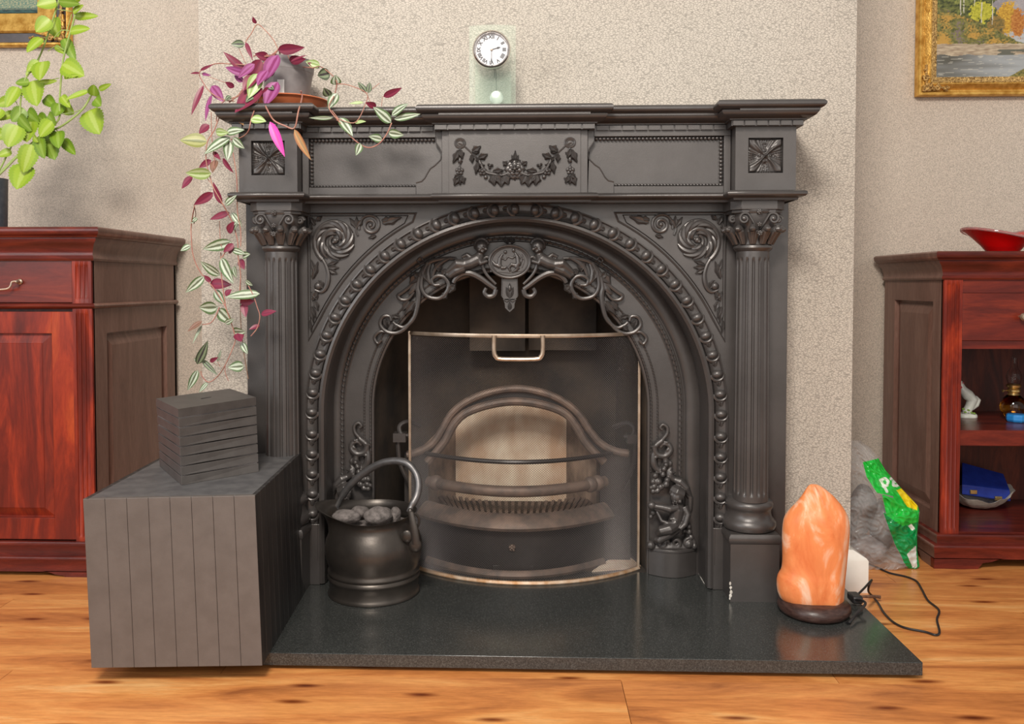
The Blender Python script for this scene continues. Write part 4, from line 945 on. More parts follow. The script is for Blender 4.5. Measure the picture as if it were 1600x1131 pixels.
# ------------------------------------------------------------------ cabinets
def cab(name, label, xe, sg, yf, z, width, front):      # xe: visible side edge; sg=+1 the cabinet runs to +x
    yb_ = WB-.03; x2 = xe+sg*width
    C_ = thing(name, label, 'cabinet', ((xe+x2)/2, (yf+yb_)/2, FL))
    lo, hi_ = min(xe, x2), max(xe, x2)
    return C_, lo, hi_, yb_
def cornice(C_, lo, hi_, yf, yb_, z0, z1, zlow, side_first):
    path = [(lo, yb_), (lo, yf), (hi_, yf), (hi_, yb_)]; H = z1-z0; u = H/.055
    prof = [(0,z0-.004*u),(.006,z0-.004*u),(.009,z0),(.006,z0+.004*u),(.004,z0+.006*u),(.006,z0+.014*u),(.012,z0+.026*u),(.022,z0+.033*u),(.022,z0+.037*u),(.028,z0+.038*u),(.030,z0+.041*u),(.034,z0+.043*u),(.036,z0+.048*u),(.036,z0+.053*u),(.031,z0+.056*u),(0,z0+.056*u)]
    for nm, seg, mt in (('cornice', [(lo,yf),(hi_,yf)], 'mahogany_x'),):
        pass
    fr = MB().sweep_plan(path, prof); me_parts(fr, C_, path, prof, 'cornice')
    mk('top_board', MB().box(lo-.030, hi_+.030, yf-.030, yb_, z0+.044*u, z0+.0562*u), M['mahogany_x'], C_, smooth=0)
def me_parts(fr, C_, path, prof, nm, mats=None):
    o = mk(nm, fr, [M['mahogany_trim'], M['mahogany_side']], C_, smooth=50)
    k = len(prof)-1
    # side runs take the browner veneer
    for p in o.data.polygons:
        if abs(p.normal.x) > abs(p.normal.y)+.02 and abs(p.normal.x) > .2: p.material_index = 1
def midmould(C_, lo, hi_, yf, yb_, z0, nm='moulding', h=.014):
    path = [(lo, yb_), (lo, yf), (hi_, yf), (hi_, yb_)]
    me_parts(MB().sweep_plan(path, [(0,z0-h/2),(.004,z0-h/2),(.009,z0-h*.3),(.011,z0),(.009,z0+h*.3),(.004,z0+h/2),(0,z0+h/2)]), C_, path, [0]*7, nm)
def plinth_(C_, lo, hi_, yf, yb_, z0, z1, z2, feet):
    path = [(lo, yb_), (lo, yf), (hi_, yf), (hi_, yb_)]
    prof = [(0,z0),(.024,z0),(.024,z1-.012),(.026,z1-.008),(.027,z1-.003),(.024,z1+.001),(.012,z1+.003),(.012,z2-.010),(.014,z2-.006),(.012,z2-.001),(.004,z2),(0,z2)]
    me_parts(MB().sweep_plan(path, prof), C_, path, prof, 'plinth_moulding')
    for (a, b_) in feet:
        s1 = 1 if b_ > a else -1; L = abs(b_-a)
        pts = [(a, FL), (a, z0+.002), (b_, z0+.002), (b_-s1*.02, z0-.001), (b_-s1*.035, z0-.007), (b_-s1*.06, z0-.011), (b_-s1*.065, z0-.018), (b_-s1*.072, FL)]
        mk('bracket_foot', MB().prism(pts, yf-.024, yf-.004), M['mahogany_trim'], C_, smooth=0)
    for x in (lo, hi_):
        s1 = -1 if x == lo else 1
        for (ya, yb2) in ((yf-.0038, yf+.10), (yb_, yb_-.1)):
            pts = [(ya, FL), (ya, z0+.002), (yb2, z0+.002), (yb2+(ya-yb2)*.3, z0-.01), (yb2+(ya-yb2)*.5, FL)]
            mk('bracket_foot', MB().prism(pts, x+s1*.004, x+s1*.024, 'x'), M['mahogany_side'], C_, smooth=0)
def pilaster(C_, x0, x1, yf, z0, z1, nm='pilaster', nfl=3):
    x0, x1 = min(x0,x1), max(x0,x1); w_ = x1-x0; pts = []; m_ = 7
    # fluted cross-section extruded upwards between plain ends
    zz = [z0, z0+.012, z0+.018, z1-.018, z1-.012, z1]; b = MB(); N = 60; vs = []
    for zi, z in enumerate(zz):
        d = 1 if zi in (2,3) else 0
        for k in range(N+1):
            u = k/N; x = x0+w_*u; t = (u-.14)/.72; g = 0
            if 0 < t < 1: ph = (t*nfl) % 1; g = .0035*max(0, math.sin(pi*ph))**.5 if .12 < ph < .88 else 0
            vs.append((x, yf-.004+g*d, z))
    b.add(vs, [(i*(N+1)+k, i*(N+1)+k+1, (i+1)*(N+1)+k+1, (i+1)*(N+1)+k) for i in range(len(zz)-1) for k in range(N)])
    b.box(x0, x1, yf+.0005, yf+.01, z0, z1)
    mk(nm, b, M['mahogany'], C_, smooth=30, fix=True)
def raised(mb, x0, x1, z0, z1, y, d, bev_, rise):      # sunk frame + raised field, facing -y
    a = [(x0,z0),(x1,z0),(x1,z1),(x0,z1)]; r = lambda q: [(x0+q,z0+q),(x1-q,z0+q),(x1-q,z1-q),(x0+q,z1-q)]
    lv = [(0, y), (.001, y+d), (.004, y+d), (bev_, y+d-rise), (bev_+.001, y+d-rise-.001)]
    vs = [(p[0], yy, p[1]) for q, yy in lv for p in r(q)]; fs = [(i*4+k, i*4+(k+1)%4, (i+1)*4+(k+1)%4, (i+1)*4+k) for i in range(len(lv)-1) for k in range(4)]+[tuple((len(lv)-1)*4+k for k in range(4))]
    mb.add(vs, fs)
def framed(C_, name, x0, x1, z0, z1, y, st, mat='mahogany', th=.02, d=.010, bevw=.024, rise=.008, label=None):
    m_ = MB().box(x0, x0+st, y, y+th, z0, z1).box(x1-st, x1, y, y+th, z0, z1).box(x0+st, x1-st, y, y+th, z1-st, z1).box(x0+st, x1-st, y, y+th, z0, z0+st)
    o = mk(name, m_, M[mat], C_, smooth=0, bev=.0006, label=label)
    p_ = MB(); raised(p_, x0+st, x1-st, z0+st, z1-st, y, d, bevw, rise); mk('panel', p_, M[mat], o, smooth=0); return o
def sidepanel(C_, x, sg, y0, y1, z0, z1, ys0, ys1, zs0, zs1):      # side cheek with a sunk raised panel, sg: outward direction
    t = .018; xi = x-sg*t; a, b_ = sorted((x, xi))
    m_ = MB().box(a,b_,y0,ys0,z0,z1).box(a,b_,ys1,y1,z0,z1).box(a,b_,ys0,ys1,zs1,z1).box(a,b_,ys0,ys1,z0,zs0)
    o = mk('side_panel', m_, M['mahogany_side'], C_, smooth=0)
    lv = [(0, x-sg*.0005), (.0008, x-sg*.013), (.006, x-sg*.013), (.034, x-sg*.004), (.036, x-sg*.0035)]
    r = lambda q: [(ys0+q,zs0+q),(ys1-q,zs0+q),(ys1-q,zs1-q),(ys0+q,zs1-q)]
    vs = [(xx, p[0], p[1]) for q, xx in lv for p in r(q)]; fs = [(i*4+k, i*4+(k+1)%4, (i+1)*4+(k+1)%4, (i+1)*4+k) for i in range(4) for k in range(4)]+[(16,17,18,19)]
    mk('raised_panel', MB().add(vs, fs), M['mahogany_side'], o, smooth=0)

# left cabinet
yl = .235; zL = lambda y, x=120: P(x, y, yl).z; xl_ = P(147, 640, yl).x
CL, lo, hi_, yb_ = cab('sideboard', 'tall red mahogany sideboard left of the fireplace with drawer and panelled door', xl_, -1, yl, 0, 1.0, None)
z_top = P(120,355,yl-.036).z; z_c0 = zL(404)
cornice(CL, lo, hi_, yl, yb_, z_c0, z_top, 0, 0)
z_mid = zL(478); z_p2 = zL(845); z_p1 = P(60,870,yl-.024).z; z_p0 = P(60,893,yl-.024).z
midmould(CL, lo, hi_, yl, yb_, z_mid)
plinth_(CL, lo, hi_, yl, yb_, z_p0, z_p1, z_p2, [(hi_+.024, hi_-.135), (lo-.024, lo+.135)])
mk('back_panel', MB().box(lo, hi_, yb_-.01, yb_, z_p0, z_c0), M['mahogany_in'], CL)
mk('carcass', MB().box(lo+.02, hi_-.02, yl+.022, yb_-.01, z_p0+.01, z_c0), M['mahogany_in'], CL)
ps = P(117, 640, yl).x
pilaster(CL, ps, hi_, yl, z_mid+.006, z_c0-.003); pilaster(CL, ps, hi_, yl, z_p2, z_mid-.006)
pilaster(CL, lo, lo+(hi_-ps), yl, z_mid+.006, z_c0-.003); pilaster(CL, lo, lo+(hi_-ps), yl, z_p2, z_mid-.006)
sy0 = yl+.004
sidepanel(CL, hi_, 1, sy0, yb_, z_p2-.01, z_mid, yl+.075, yb_-.07, z_p2+.04, P(170,520,yl+.075).z)
mk('side_board', MB().box(hi_-.018, hi_, sy0, yb_, z_mid, z_c0), M['mahogany_side'], CL, smooth=0)
mk('side_board', MB().box(lo, lo+.018, sy0, yb_, z_p2-.01, z_c0), M['mahogany_side'], CL, smooth=0)
xm_ = (lo+hi_)/2; dx0 = lo+(hi_-ps)+.002; dx1 = ps-.002
for a, b_ in ((dx0, xm_-.001), (xm_+.001, dx1)):
    dr = mk('drawer', MB().box(a, b_, yl-.001, yl+.022, z_mid+.009, z_c0-.005), M['mahogany_x'], CL, smooth=0, bev=.001)
    hx = P(25,440,yl-.02).x if b_ == dx1 else a+(dx1-P(25,440,yl-.02).x); hz = P(25,440,yl-.02).z
    hd = MB()
    for q in (0, -.115):
        hd.blob((hx+q, yl-.003, hz), (.008,.004,.008), 12, 8); hd.blob((hx+q, yl-.014, hz), (.0055,.008,.0055), 10, 8)
    hd.tube(catmull([(hx,yl-.018,hz+.001),(hx-.010,yl-.021,hz-.001),(hx-.014,yl-.022,hz-.012),(hx-.024,yl-.023,hz-.019),(hx-.058,yl-.024,hz-.021),(hx-.091,yl-.023,hz-.019),(hx-.101,yl-.022,hz-.012),(hx-.105,yl-.021,hz-.001),(hx-.115,yl-.018,hz+.001)], 5), .0026, 8)
    mk('bail_handle', hd, M['brass'], dr, label='antique brass swan-neck handle')
    z0d, z1d = zL(843), zL(487); st = dx1-P(82,600,yl).x
    framed(CL, 'door', a, b_, z0d, z1d, yl, st, bevw=.026)

# right cabinet
yr = .385; zR = lambda y, x=1500: P(x, y, yr).z; xr_ = P(1471, 640, yr).x
CR, lo, hi_, yb_ = cab('display_cabinet', 'red mahogany open-shelved cabinet right of the fireplace with a top drawer', xr_, 1, yr, 0, .95, None)
z_c0 = zR(434); z_top = P(1500,393,yr-.036).z
cornice(CR, lo, hi_, yr, yb_, z_c0, z_top, 0, 0)
z_p2 = zR(833); z_p1 = P(1500,853,yr-.024).z; z_p0 = P(1560,874,yr-.024).z
plinth_(CR, lo, hi_, yr, yb_, z_p0, z_p1, z_p2, [(lo-.024, lo+.165), (hi_+.024, hi_-.165)])
ps = P(1500, 640, yr).x; wp = ps-lo
pilaster(CR, lo, ps, yr, z_p2, z_c0-.003); pilaster(CR, hi_-wp, hi_, yr, z_p2, z_c0-.003)
sidepanel(CR, lo, -1, yr+.004, yb_, z_p2-.01, z_c0, yr+.058, yb_-.075, P(1440,800,yr+.058).z+.01, P(1430,470,yr+.15).z)
mk('side_board', MB().box(hi_-.018, hi_, yr+.004, yb_, z_p2-.01, z_c0), M['mahogany_side'], CR, smooth=0)
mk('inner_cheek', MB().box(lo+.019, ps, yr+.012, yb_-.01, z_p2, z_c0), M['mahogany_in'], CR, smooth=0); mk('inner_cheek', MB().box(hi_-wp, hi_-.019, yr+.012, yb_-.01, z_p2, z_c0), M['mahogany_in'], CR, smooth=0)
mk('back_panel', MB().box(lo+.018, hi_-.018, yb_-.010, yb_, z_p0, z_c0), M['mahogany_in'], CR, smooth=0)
z_dt, z_db = zR(458), zR(532); z_sh1 = zR(545); z_s0, z_s1 = zR(697), P(1560,673,yr).z
mk('drawer_rail', MB().box(ps, hi_-wp, yr+.001, yr+.03, z_dt+.001, z_c0).box(ps, hi_-wp, yr+.001, yr+.35, z_sh1, z_db-.001), M['mahogany_x'], CR, smooth=0)
dr = mk('drawer', MB().box(ps+.002, hi_-wp-.002, yr-.001, yr+.30, z_db, z_dt), M['mahogany_x'], CR, smooth=0, bev=.001)
kx = P(1599,495,yr-.015); kb = MB().lathe([(.005,0),(.005,.008),(.010,.014),(.011,.019),(.008,.024),(0,.025)], (kx.x, yr-.001, kx.z), 20, None, Matrix.Rotation(pi/2,3,'X')); mk('knob', kb, M['brass'], dr)
mk('shelf', MB().box(ps, hi_-wp, yr+.006, yb_-.010, z_s0, z_s1), M['mahogany_trim'], CR, smooth=0, bev=.0015)
mk('bottom_board', MB().box(ps, hi_-wp, yr+.004, yb_-.010, z_p2-.02, z_p2+.003), M['mahogany_trim'], CR, smooth=0)
zs = z_s1; zbm = z_p2+.003
# keys of the cabinet interior: figurine, oil lamp, glass box, blue case in a shell
fx = PZ(1512,655,zs); Y0 = fx.y+.05
fgn = MB(); w3 = lambda x, y, d=0: P(x, y, Y0+d)
dz = zs-P(1512,656,Y0).z; sh = Vector((0,0,dz))
fgn.lathe([(0,0),(.030,0),(.032,.003),(.031,.010),(.027,.014),(0,.015)], w3(1509,657)+sh, 24, lambda r,z,a: r*(1+.05*math.sin(5*a)))
fgn.tube([w3(1509,650)+sh, w3(1515,640)+sh, w3(1519,630)+sh, w3(1512,622)+sh, w3(1503,612)+sh, w3(1500,600)+sh], [.012,.013,.016,.017,.012,.005], 14)
fgn.tube([w3(1518,642)+sh, w3(1526,637)+sh, w3(1529,630)+sh, w3(1524,624)+sh], [.009,.008,.007,.004], 10)
fo = mk('figurine', fgn, M['porcelain'], smooth=60, remesh=.0018); tag(fo, 'small white porcelain bird figurine with painted flowers on the cabinet shelf', 'figurine')
fo.name = 'figurine'
fl2 = MB()
for (x, y) in ((1506,648),(1511,645),(1516,649),(1503,643),(1520,650)): fl2.leaf(w3(x,y,-.028)+sh, w3(x+5,y+2,-.030)+sh, .006, .003)
mk('painted_leaves', fl2, M['leafgreen'], fo)
mk('painted_flower', MB().blob(w3(1502,610,-.012)+sh, .003).blob(w3(1505,603,-.008)+sh, .0022), M['pinkglaze'], fo)
# oil lamp
Yo = yr+.20; oc = P(1584, 600, Yo); oc.z = zs
OL = thing('oil_lamp', 'small brass and amber glass oil lamp with clear chimney on the cabinet shelf', 'oil lamp', oc)
zo = lambda y: P(1584, y, Yo).z; kk = zo(650)-zs
zz_ = lambda y: max(zs, zo(y)-kk)
mk('font', MB().lathe([(0,zs+.001),(.018,zs+.001),(.022,zz_(646)),(.034,zz_(636)),(.036,zz_(628)),(.026,zz_(616)),(.012,zz_(609)),(.011,zz_(606))], (oc.x,oc.y,0), 32), M['glass_amber'], OL, label='amber glass font')
mk('collar', MB().lathe([(.013,zz_(613)),(.017,zz_(611)),(.014,zz_(608)),(.018,zz_(606)),(.018,zz_(603)),(.013,zz_(601)),(.019,zz_(599)),(.020,zz_(596)),(.016,zz_(594)),(0,zz_(594))], (oc.x,oc.y,0), 28), M['brass_bright'], OL)
mk('wick_knob', MB().tube([(oc.x-.012,oc.y,zz_(604)),(oc.x-.030,oc.y,zz_(605))], .0012, 6).blob((oc.x-.031,oc.y,zz_(605)), (.002,.005,.005)), M['brass_bright'], OL)
mk('chimney', MB().lathe([(.014,zz_(597)),(.018,zz_(590)),(.021,zz_(583)),(.017,zz_(575)),(.009,zz_(568)),(.008,zz_(553)),(.007,zz_(553)),(.0078,zz_(568)),(.0155,zz_(575)),(.0195,zz_(583)),(.0165,zz_(590)),(.013,zz_(596))], (oc.x,oc.y,0), 28), M['glass_clear'], OL)
g1_ = PZ(1592,661,zs); o = mk('trinket_box', MB().lathe([(0,0),(.025,0),(.029,.006),(.029,.016),(.026,.022),(0,.024)], (g1_.x+.008, g1_.y+.026, zs+.0005), 8), M['blue_box'], smooth=20, bev=.001); tag(o, 'small bright blue faceted box in front of the oil lamp', 'box')
# shell dish and blue case
s0_ = PZ(1545,802,zbm); sc0 = Vector((s0_.x+.005, s0_.y+.07, zbm))
sd = MB(); n = 48; prof = [(0,.002),(.025,.0),(.055,.010),(.080,.030),(.096,.052),(.092,.052),(.076,.034),(.052,.015),(.025,.006),(0,.007)]
sd.lathe(prof, (0,0,0), n, lambda r, z, a: r*(1+.05*math.cos(3*a+.5)+.02*math.sin(13*a)))
sd.v = [(v[0]*1.0+sc0.x, v[1]*.75+sc0.y, v[2]*(1-.38*max(0, -math.sin(math.atan2(v[1],v[0])))**1.5+.22*max(0, math.cos(math.atan2(v[1],v[0])))+.06*math.sin(2*math.atan2(v[1],v[0])+.4)+.06*math.sin(9*math.atan2(v[1],v[0])))+zbm+.001) for v in sd.v]
o = mk('shell_dish', sd, M['shell'], smooth=60); tag(o, 'grey scallop-edged shell dish on the bottom shelf of the right cabinet', 'dish')
Yb2 = sc0.y
BC = thing('blue_case', 'royal blue hinged case tilted in the shell dish', 'case', P(1540,785,Yb2-.01))
q4 = [P(1503,772,Yb2-.035), P(1579,783,Yb2-.035), P(1578,766,Yb2-.035), P(1503,757,Yb2-.035)]
bk = [P(1503,772,Yb2+.05), P(1572,785,Yb2+.05), P(1568,740,Yb2+.05), P(1503,722,Yb2+.05)]
mk('case_body', MB().add(q4+bk, [(0,1,2,3),(7,6,5,4),(3,2,6,7),(0,4,5,1),(1,5,6,2),(0,3,7,4)]), M['blue_card'], BC, bev=.002)
for (x, y) in ((1521,769),(1560,779)):
    c = P(x, y, Yb2-.038); mk('clasp', MB().box(c.x-.010, c.x+.010, c.y-.003, c.y+.004, c.z-.005, c.z+.007), M['brass_bright'], BC, bev=.001)
# red glass bowl on the right cabinet
zc_ = z_top; bc = P(1567, 392, yr+.10); bc.z = zc_
rb = MB(); n = 96; rim_h = .052
def bow(r, z, a): k = z/rim_h; return r*(1+k*k*(.06*math.cos(2*a)))
outp = [(0,.0),(.038,.0),(.042,.004),(.056,.018),(.074,.032),(.092,.044),(.104,.050)]; inp = [(.104,.052),(.09,.047),(.07,.035),(.052,.021),(.038,.009),(0,.007)]
rb.lathe(outp[:-1]+[(.1,.047)]+[(.098,.049)]+inp[1:], (0,0,0), n, bow)
fzr = lambda v: Vector((bc.x+v[0], bc.y+v[1], zc_+.0005+v[2]*1.22+(max(0,v[2]-.01)/.04)**2*(.010*math.cos(2*math.atan2(v[1],v[0])-2*pi)-.010*math.exp(-((math.atan2(v[1],v[0])+1.35)/.45)**2))))
rb.v = [tuple(fzr(v)) for v in rb.v]
BW = thing('glass_bowl', 'wavy-rimmed red glass bowl on top of the right cabinet', 'bowl', bc)
mk('bowl', rb, M['red_glass'], BW, smooth=60)
pts = [fzr((.100*(1+.06*math.cos(2*a))*math.cos(a), .100*(1+.06*math.cos(2*a))*math.sin(a), .049)) for a in [2*pi*k/96 for k in range(96)]]
mk('rim', MB().tube(pts, .0042, 8, closed=True), M['rim_glass'], BW, label='clear glass rim')

# ------------------------------------------------------------------ plastic bag
A_ = PZ(1380,885,FL)
def painted(name, grid_fn, nu, nv, colfn, mat, parent, smooth=180, label=None):
    me = bpy.data.meshes.new(name); vs = []; cs = []
    for j in range(nv+1):
        for i in range(nu+1): u = i/nu; v = j/nv; vs.append(tuple(Vector(grid_fn(u, v))-ORG[parent])); cs.append(colfn(u, v))
    me.from_pydata(vs, [], [(j*(nu+1)+i, j*(nu+1)+i+1, (j+1)*(nu+1)+i+1, (j+1)*(nu+1)+i) for j in range(nv) for i in range(nu)])
    ca = me.color_attributes.new('paint', 'FLOAT_COLOR', 'POINT'); ca.data.foreach_set('color', np.array(cs, dtype=np.float32).ravel())
    me.materials.append(mat); me.polygons.foreach_set('use_smooth', [True]*len(me.polygons))
    o = bpy.data.objects.new(name, me); COL.objects.link(o); o.parent = parent; ORG[o] = ORG[parent]; return tag(o, label)
BG = thing('plastic_bag', 'crumpled clear plastic bag with green print leaning between wall and right cabinet', 'bag', (A_.x-.03, A_.y+.03, FL))
Yg0 = A_.y-.0
edgeR = [(690,1345),(700,1360),(715,1372),(735,1384),(757,1403),(775,1420),(790,1434),(800,1437),(815,1435),(835,1433),(860,1433),(885,1437),(892,1428)]
def bagpt(u, v, back=0):       # v 0 top .. 1 bottom, u 0 hidden left .. 1 right edge
    y = 688+v*(891-688); xr = np.interp(y, [e[0] for e in edgeR], [e[1] for e in edgeR]); xl = 1290
    x = xl+(xr-xl)*u; bulge = math.sin(pi*min(1, u*1.0))**.7*math.sin(pi*min(1,.12+.86*v))**.6*.055
    Yv = .40-.045*v
    cr = .014*noise.noise(Vector((u*6, v*9, back*9)))+.010*abs(noise.noise(Vector((u*14+v*8, v*22-u*6, 3+back))))
    if u > .995 or back*0: cr = 0
    yy = Yv+(.035+bulge*.5 if back else -bulge)+cr*(1 if u < .98 else .2)
    p = P(x, y, Yv); q = P(x, y, yy); p = Vector((q.x, yy, q.z)) ; p.z = max(p.z, FL+.001); return p
# print layout in photograph pixels
def seg(p, a, b_):
    ax, ay = a; bx, by = b_; t = max(0, min(1, ((p[0]-ax)*(bx-ax)+(p[1]-ay)*(by-ay))/((bx-ax)**2+(by-ay)**2+1e-9))); return math.hypot(p[0]-ax-(bx-ax)*t, p[1]-ay-(by-ay)*t)
def pl_d(p, pts): return min(seg(p, a, b_) for a, b_ in zip(pts[:-1], pts[1:]))
lp_ = [(1376,750),(1386,768)]; lp2 = [(1376,750),(1383,747),(1388,752),(1386,758),(1380,760)]
la_ = [(1392,748),(1397,745),(1401,748),(1404,757)]; la2 = [(1402,752),(1396,752),(1396,758),(1401,759),(1404,757)]
def inpoly(p, poly):
    c = False; n = len(poly)
    for i in range(n):
        (x1,y1),(x2,y2) = poly[i], poly[(i+1)%n]
        if (y1 > p[1]) != (y2 > p[1]) and p[0] < (x2-x1)*(p[1]-y1)/(y2-y1)+x1: c = not c
    return c
def bagcol(u, v):
    y = 688+v*(891-688); xr = np.interp(y, [e[0] for e in edgeR], [e[1] for e in edgeR]); x = 1290+(xr-1290)*u; p = (x, y)
    film = (.50,.48,.47,.34+.22*noise.noise(Vector((u*5,v*7,1))))
    gl = (.015,.50,.05,1); gd = (.0,.25,.055,1); wh = (.80,.85,.78,1); ye = (.80,.62,.01,1)
    if inpoly(p, [(1348,722),(1376,715),(1440,790),(1440,800),(1405,798),(1395,775),(1370,770),(1354,745)]) or inpoly(p, [(1378,772),(1436,792),(1436,815),(1410,822),(1385,805)]):
        if min(pl_d(p, lp_), pl_d(p, lp2), pl_d(p, la_), pl_d(p, la2)) < 2.1: return wh
        if inpoly(p, [(1401,766),(1411,762),(1434,788),(1433,797),(1418,792)]): return ye
        return gl
    if inpoly(p, [(1380,800),(1410,815),(1436,806),(1437,895),(1422,893),(1412,878),(1408,868),(1398,850)]):
        if inpoly(p, [(1417,866),(1431,852),(1433,886),(1427,889)]): return (.66,.68,.64,1)
        if inpoly(p, [(1419,822),(1424,818),(1430,826),(1425,829)]) : return wh
        return gd
    return film
painted('printed_film', lambda u, v: bagpt(u, v), 220, 200, bagcol, M['bag'], BG, label='front film with bright and dark green print')
painted('back_film', lambda u, v: bagpt(u, v, 1), 50, 60, lambda u, v: (.6,.58,.56,.25), M['bag'], BG)
for i, (x, y, rx, ry, rz, mt) in enumerate([(1350,856,.06,.03,.036,'bundle'),(1342,800,.045,.03,.07,'cube_top'),(1378,820,.030,.022,.06,'cube_top')]):
    l = lump(i+20, rx, ry, rz, .35); c = P(x, y, .385); c.z = max(c.z, FL+rz*.9+.003); l.v = [tuple(Vector(v)+c) for v in l.v]
    mk('packed_bundle', l, M[mt], BG)

# ------------------------------------------------------------------ paintings
def painting(name, label, x_edge, sgn, z_out, w, h, wall_y, bands, pxl, colfn, mats, tilt=0):
    # frame lower corner at (x_edge, z_out); picture extends sgn*w and up h
    x0, x1 = sorted((x_edge, x_edge+sgn*w)); z0, z1 = z_out, z_out+h
    O = thing(name, label, 'painting', ((x0+x1)/2, wall_y, z0))
    path = [(x0,z0),(x0,z1),(x1,z1),(x1,z0)]
    for nm, prof, mt in bands:
        mk(nm, MB().sweep_wall([(x0,z0),(x1,z0),(x1,z1),(x0,z1)], prof, closed=True), M[mt], O, smooth=45)
    d = pxl
    painted('canvas', lambda u, v: (x0+d+(x1-x0-2*d)*u, wall_y-.012, z0+d+(z1-z0-2*d)*v), 300, 220, colfn, M['canvas'], O)
    return O, x0, x1, z0, z1
def N2(x, y, s=0): return noise.noise(Vector((x, y, s)))
def fbm(x, y, s=0): return N2(x,y,s)+.5*N2(x*2.1,y*2.1,s+1)+.25*N2(x*4.3,y*4.3,s+2)+.12*N2(x*9,y*9,s+3)
mixc = lambda a, b_, t: tuple(a[i]+(b_[i]-a[i])*max(0, min(1, t)) for i in range(3))
def landscape(u, v):
    X = u*1.8; Z = v*1.55
    n = fbm(X*5, Z*5, 2); hf = fbm(X*22, Z*26, 5); ff = fbm(X*48, Z*50, 8)
    hill = .92-.52*X+.05*n
    c = mixc((.27,.25,.28),(.42,.39,.40), .5+n*.6+ff*.35)                       # distant lilac hills
    if X > .78 and Z < .58+.03*n: c = mixc((.40,.42,.44),(.52,.53,.53), .5+fbm(X*4,Z*30,3))
    tree = X < .70+.10*n and Z > hill-.10
    if tree: c = mixc((.035,.045,.015),(.22,.24,.06), .40+hf*.7+ff*.4)
    for (cx, cz, rx, rz, a, b_) in ((.50,.82,.13,.13,(.30,.30,.02),(.62,.58,.06)),(.30,1.02,.14,.12,(.08,.10,.03),(.30,.32,.08)),(.78,.74,.12,.20,(.38,.19,.02),(.75,.47,.06)),(.90,.68,.075,.18,(.34,.10,.015),(.60,.27,.06)),(.66,.64,.09,.14,(.12,.10,.03),(.36,.22,.05))):
        if math.hypot((X-cx)/rx,(Z-cz)/rz) < 1+.35*hf+.2*ff: c = mixc(a, b_, .45+ff*.8+hf*.4)
    for tx, zb_ in ((.27,.78),(.305,.80),(.50,.62),(.62,.66),(.42,.9)):
        if abs(X-tx-.006*N2(Z*9,tx*9)) < .005 and zb_ < Z < zb_+.32 and ff > -.5: c = (.60,.57,.47)
    if Z < hill and Z > .40:
        c = mixc((.07,.08,.02),(.26,.24,.07), .5+hf*.8+ff*.4)
        w_ = N2(X*6+3, Z*10, 7)+.5*ff
        if w_ > .05: c = mixc(c, (.52,.30,.06), min(1, w_*2.2))
        if w_ < -.45: c = mixc(c, (.24,.17,.18), .7)
    if Z <= .42+.02*n and X < 1.04+.02*n: c = mixc((.30,.22,.15),(.58,.48,.34), .5+fbm(X*9,Z*50,4)*.9)
    if Z <= .35 and .68 < X < .98 and N2(X*7,Z*40,6) > -.1: c = (.13,.13,.10)
    if Z <= .28+.025*N2(X*7,1) or (X > 1.0 and Z < .36):
        c = mixc((.10,.095,.075),(.38,.40,.41), .15+max(0,X-.15)*1.1+(.22-Z)*.6+.35*N2(X*2.5,Z*18,1))
        if N2(X*9,Z*75,9) > .42: c = mixc(c,(.60,.58,.50),.6)
    if Z < .20*(X-.80)*3 and X > .80: c = mixc((.09,.10,.03),(.34,.27,.07), .5+ff+hf*.4)
    return (*c, 1)
yw = WB-.004
zo_ = P(1434,150,yw-.02).z; xo_ = P(1433,149,yw-.02).x
d = P(1461,124,yw-.012).x-xo_
bnd = [('frame_outer', [(0,yw),(0,yw-.022),(-.003,yw-.026),(-.010,yw-.026),(-.013,yw-.022),(-.013,yw)], 'gold'),
       ('frame_cove', [(-.013,yw),(-.013,yw-.020),(-.018,yw-.019),(-.026,yw-.026),(-.034,yw-.032),(-.038,yw-.030),(-.038,yw)], 'gold'),
       ('frame_inner', [(-.038,yw-.006),(-.038,yw-.024),(-.041,yw-.026),(-d,yw-.020),(-d-.001,yw-.008)], 'gold_orn')]
flip = lambda bn: [(n_, [(-a, y) for a, y in pr], m_) for n_, pr, m_ in bn]
O, x0, x1, z0, z1 = painting('framed_painting', 'gilt-framed autumn lake landscape painting on the right wall', xo_, 1, zo_, .62, .50, yw, flip(bnd), d, landscape, None)
def corner(O, x, z, sx_, sz_, L=.075):
    c = MB(); y = yw-.030
    for k in range(46):
        random.seed(k*3+1); t = random.random()**1.4; w_ = random.uniform(.014,.036); hor = k % 2
        px_ = x+sx_*(w_ if not hor else .014+t*L); pz_ = z+sz_*(w_ if hor else .014+t*L)
        c.blob((px_, y+random.uniform(0,.004), pz_), (random.uniform(.003,.006),.005,random.uniform(.002,.005)), 8, 5, Matrix.Rotation(random.uniform(0,3),3,'Y'))
    c.tube([(x+sx_*(.02+L), y+.002, z+sz_*.024), (x+sx_*.024, y+.002, z+sz_*.024), (x+sx_*.024, y+.002, z+sz_*(.02+L))], .004, 6)
    c.leaf((x+sx_*.012,y,z+sz_*.012),(x+sx_*.045,y-.002,z+sz_*.04), .022, .008, 3)
    c.tube(spiral((x+sx_*.022,y-.003,z+sz_*.052), .010,.003,0,1.4,20), .0028, 6); c.tube(spiral((x+sx_*.058,y-.003,z+sz_*.022), .009,.003,0,1.4,20), .0028, 6)
    mk('corner_ornament', c, M['gold_orn'], O)
corner(O, x0, z0, 1, 1); corner(O, x1, z0, -1, 1); corner(O, x0, z1, 1, -1); corner(O, x1, z1, -1, -1)
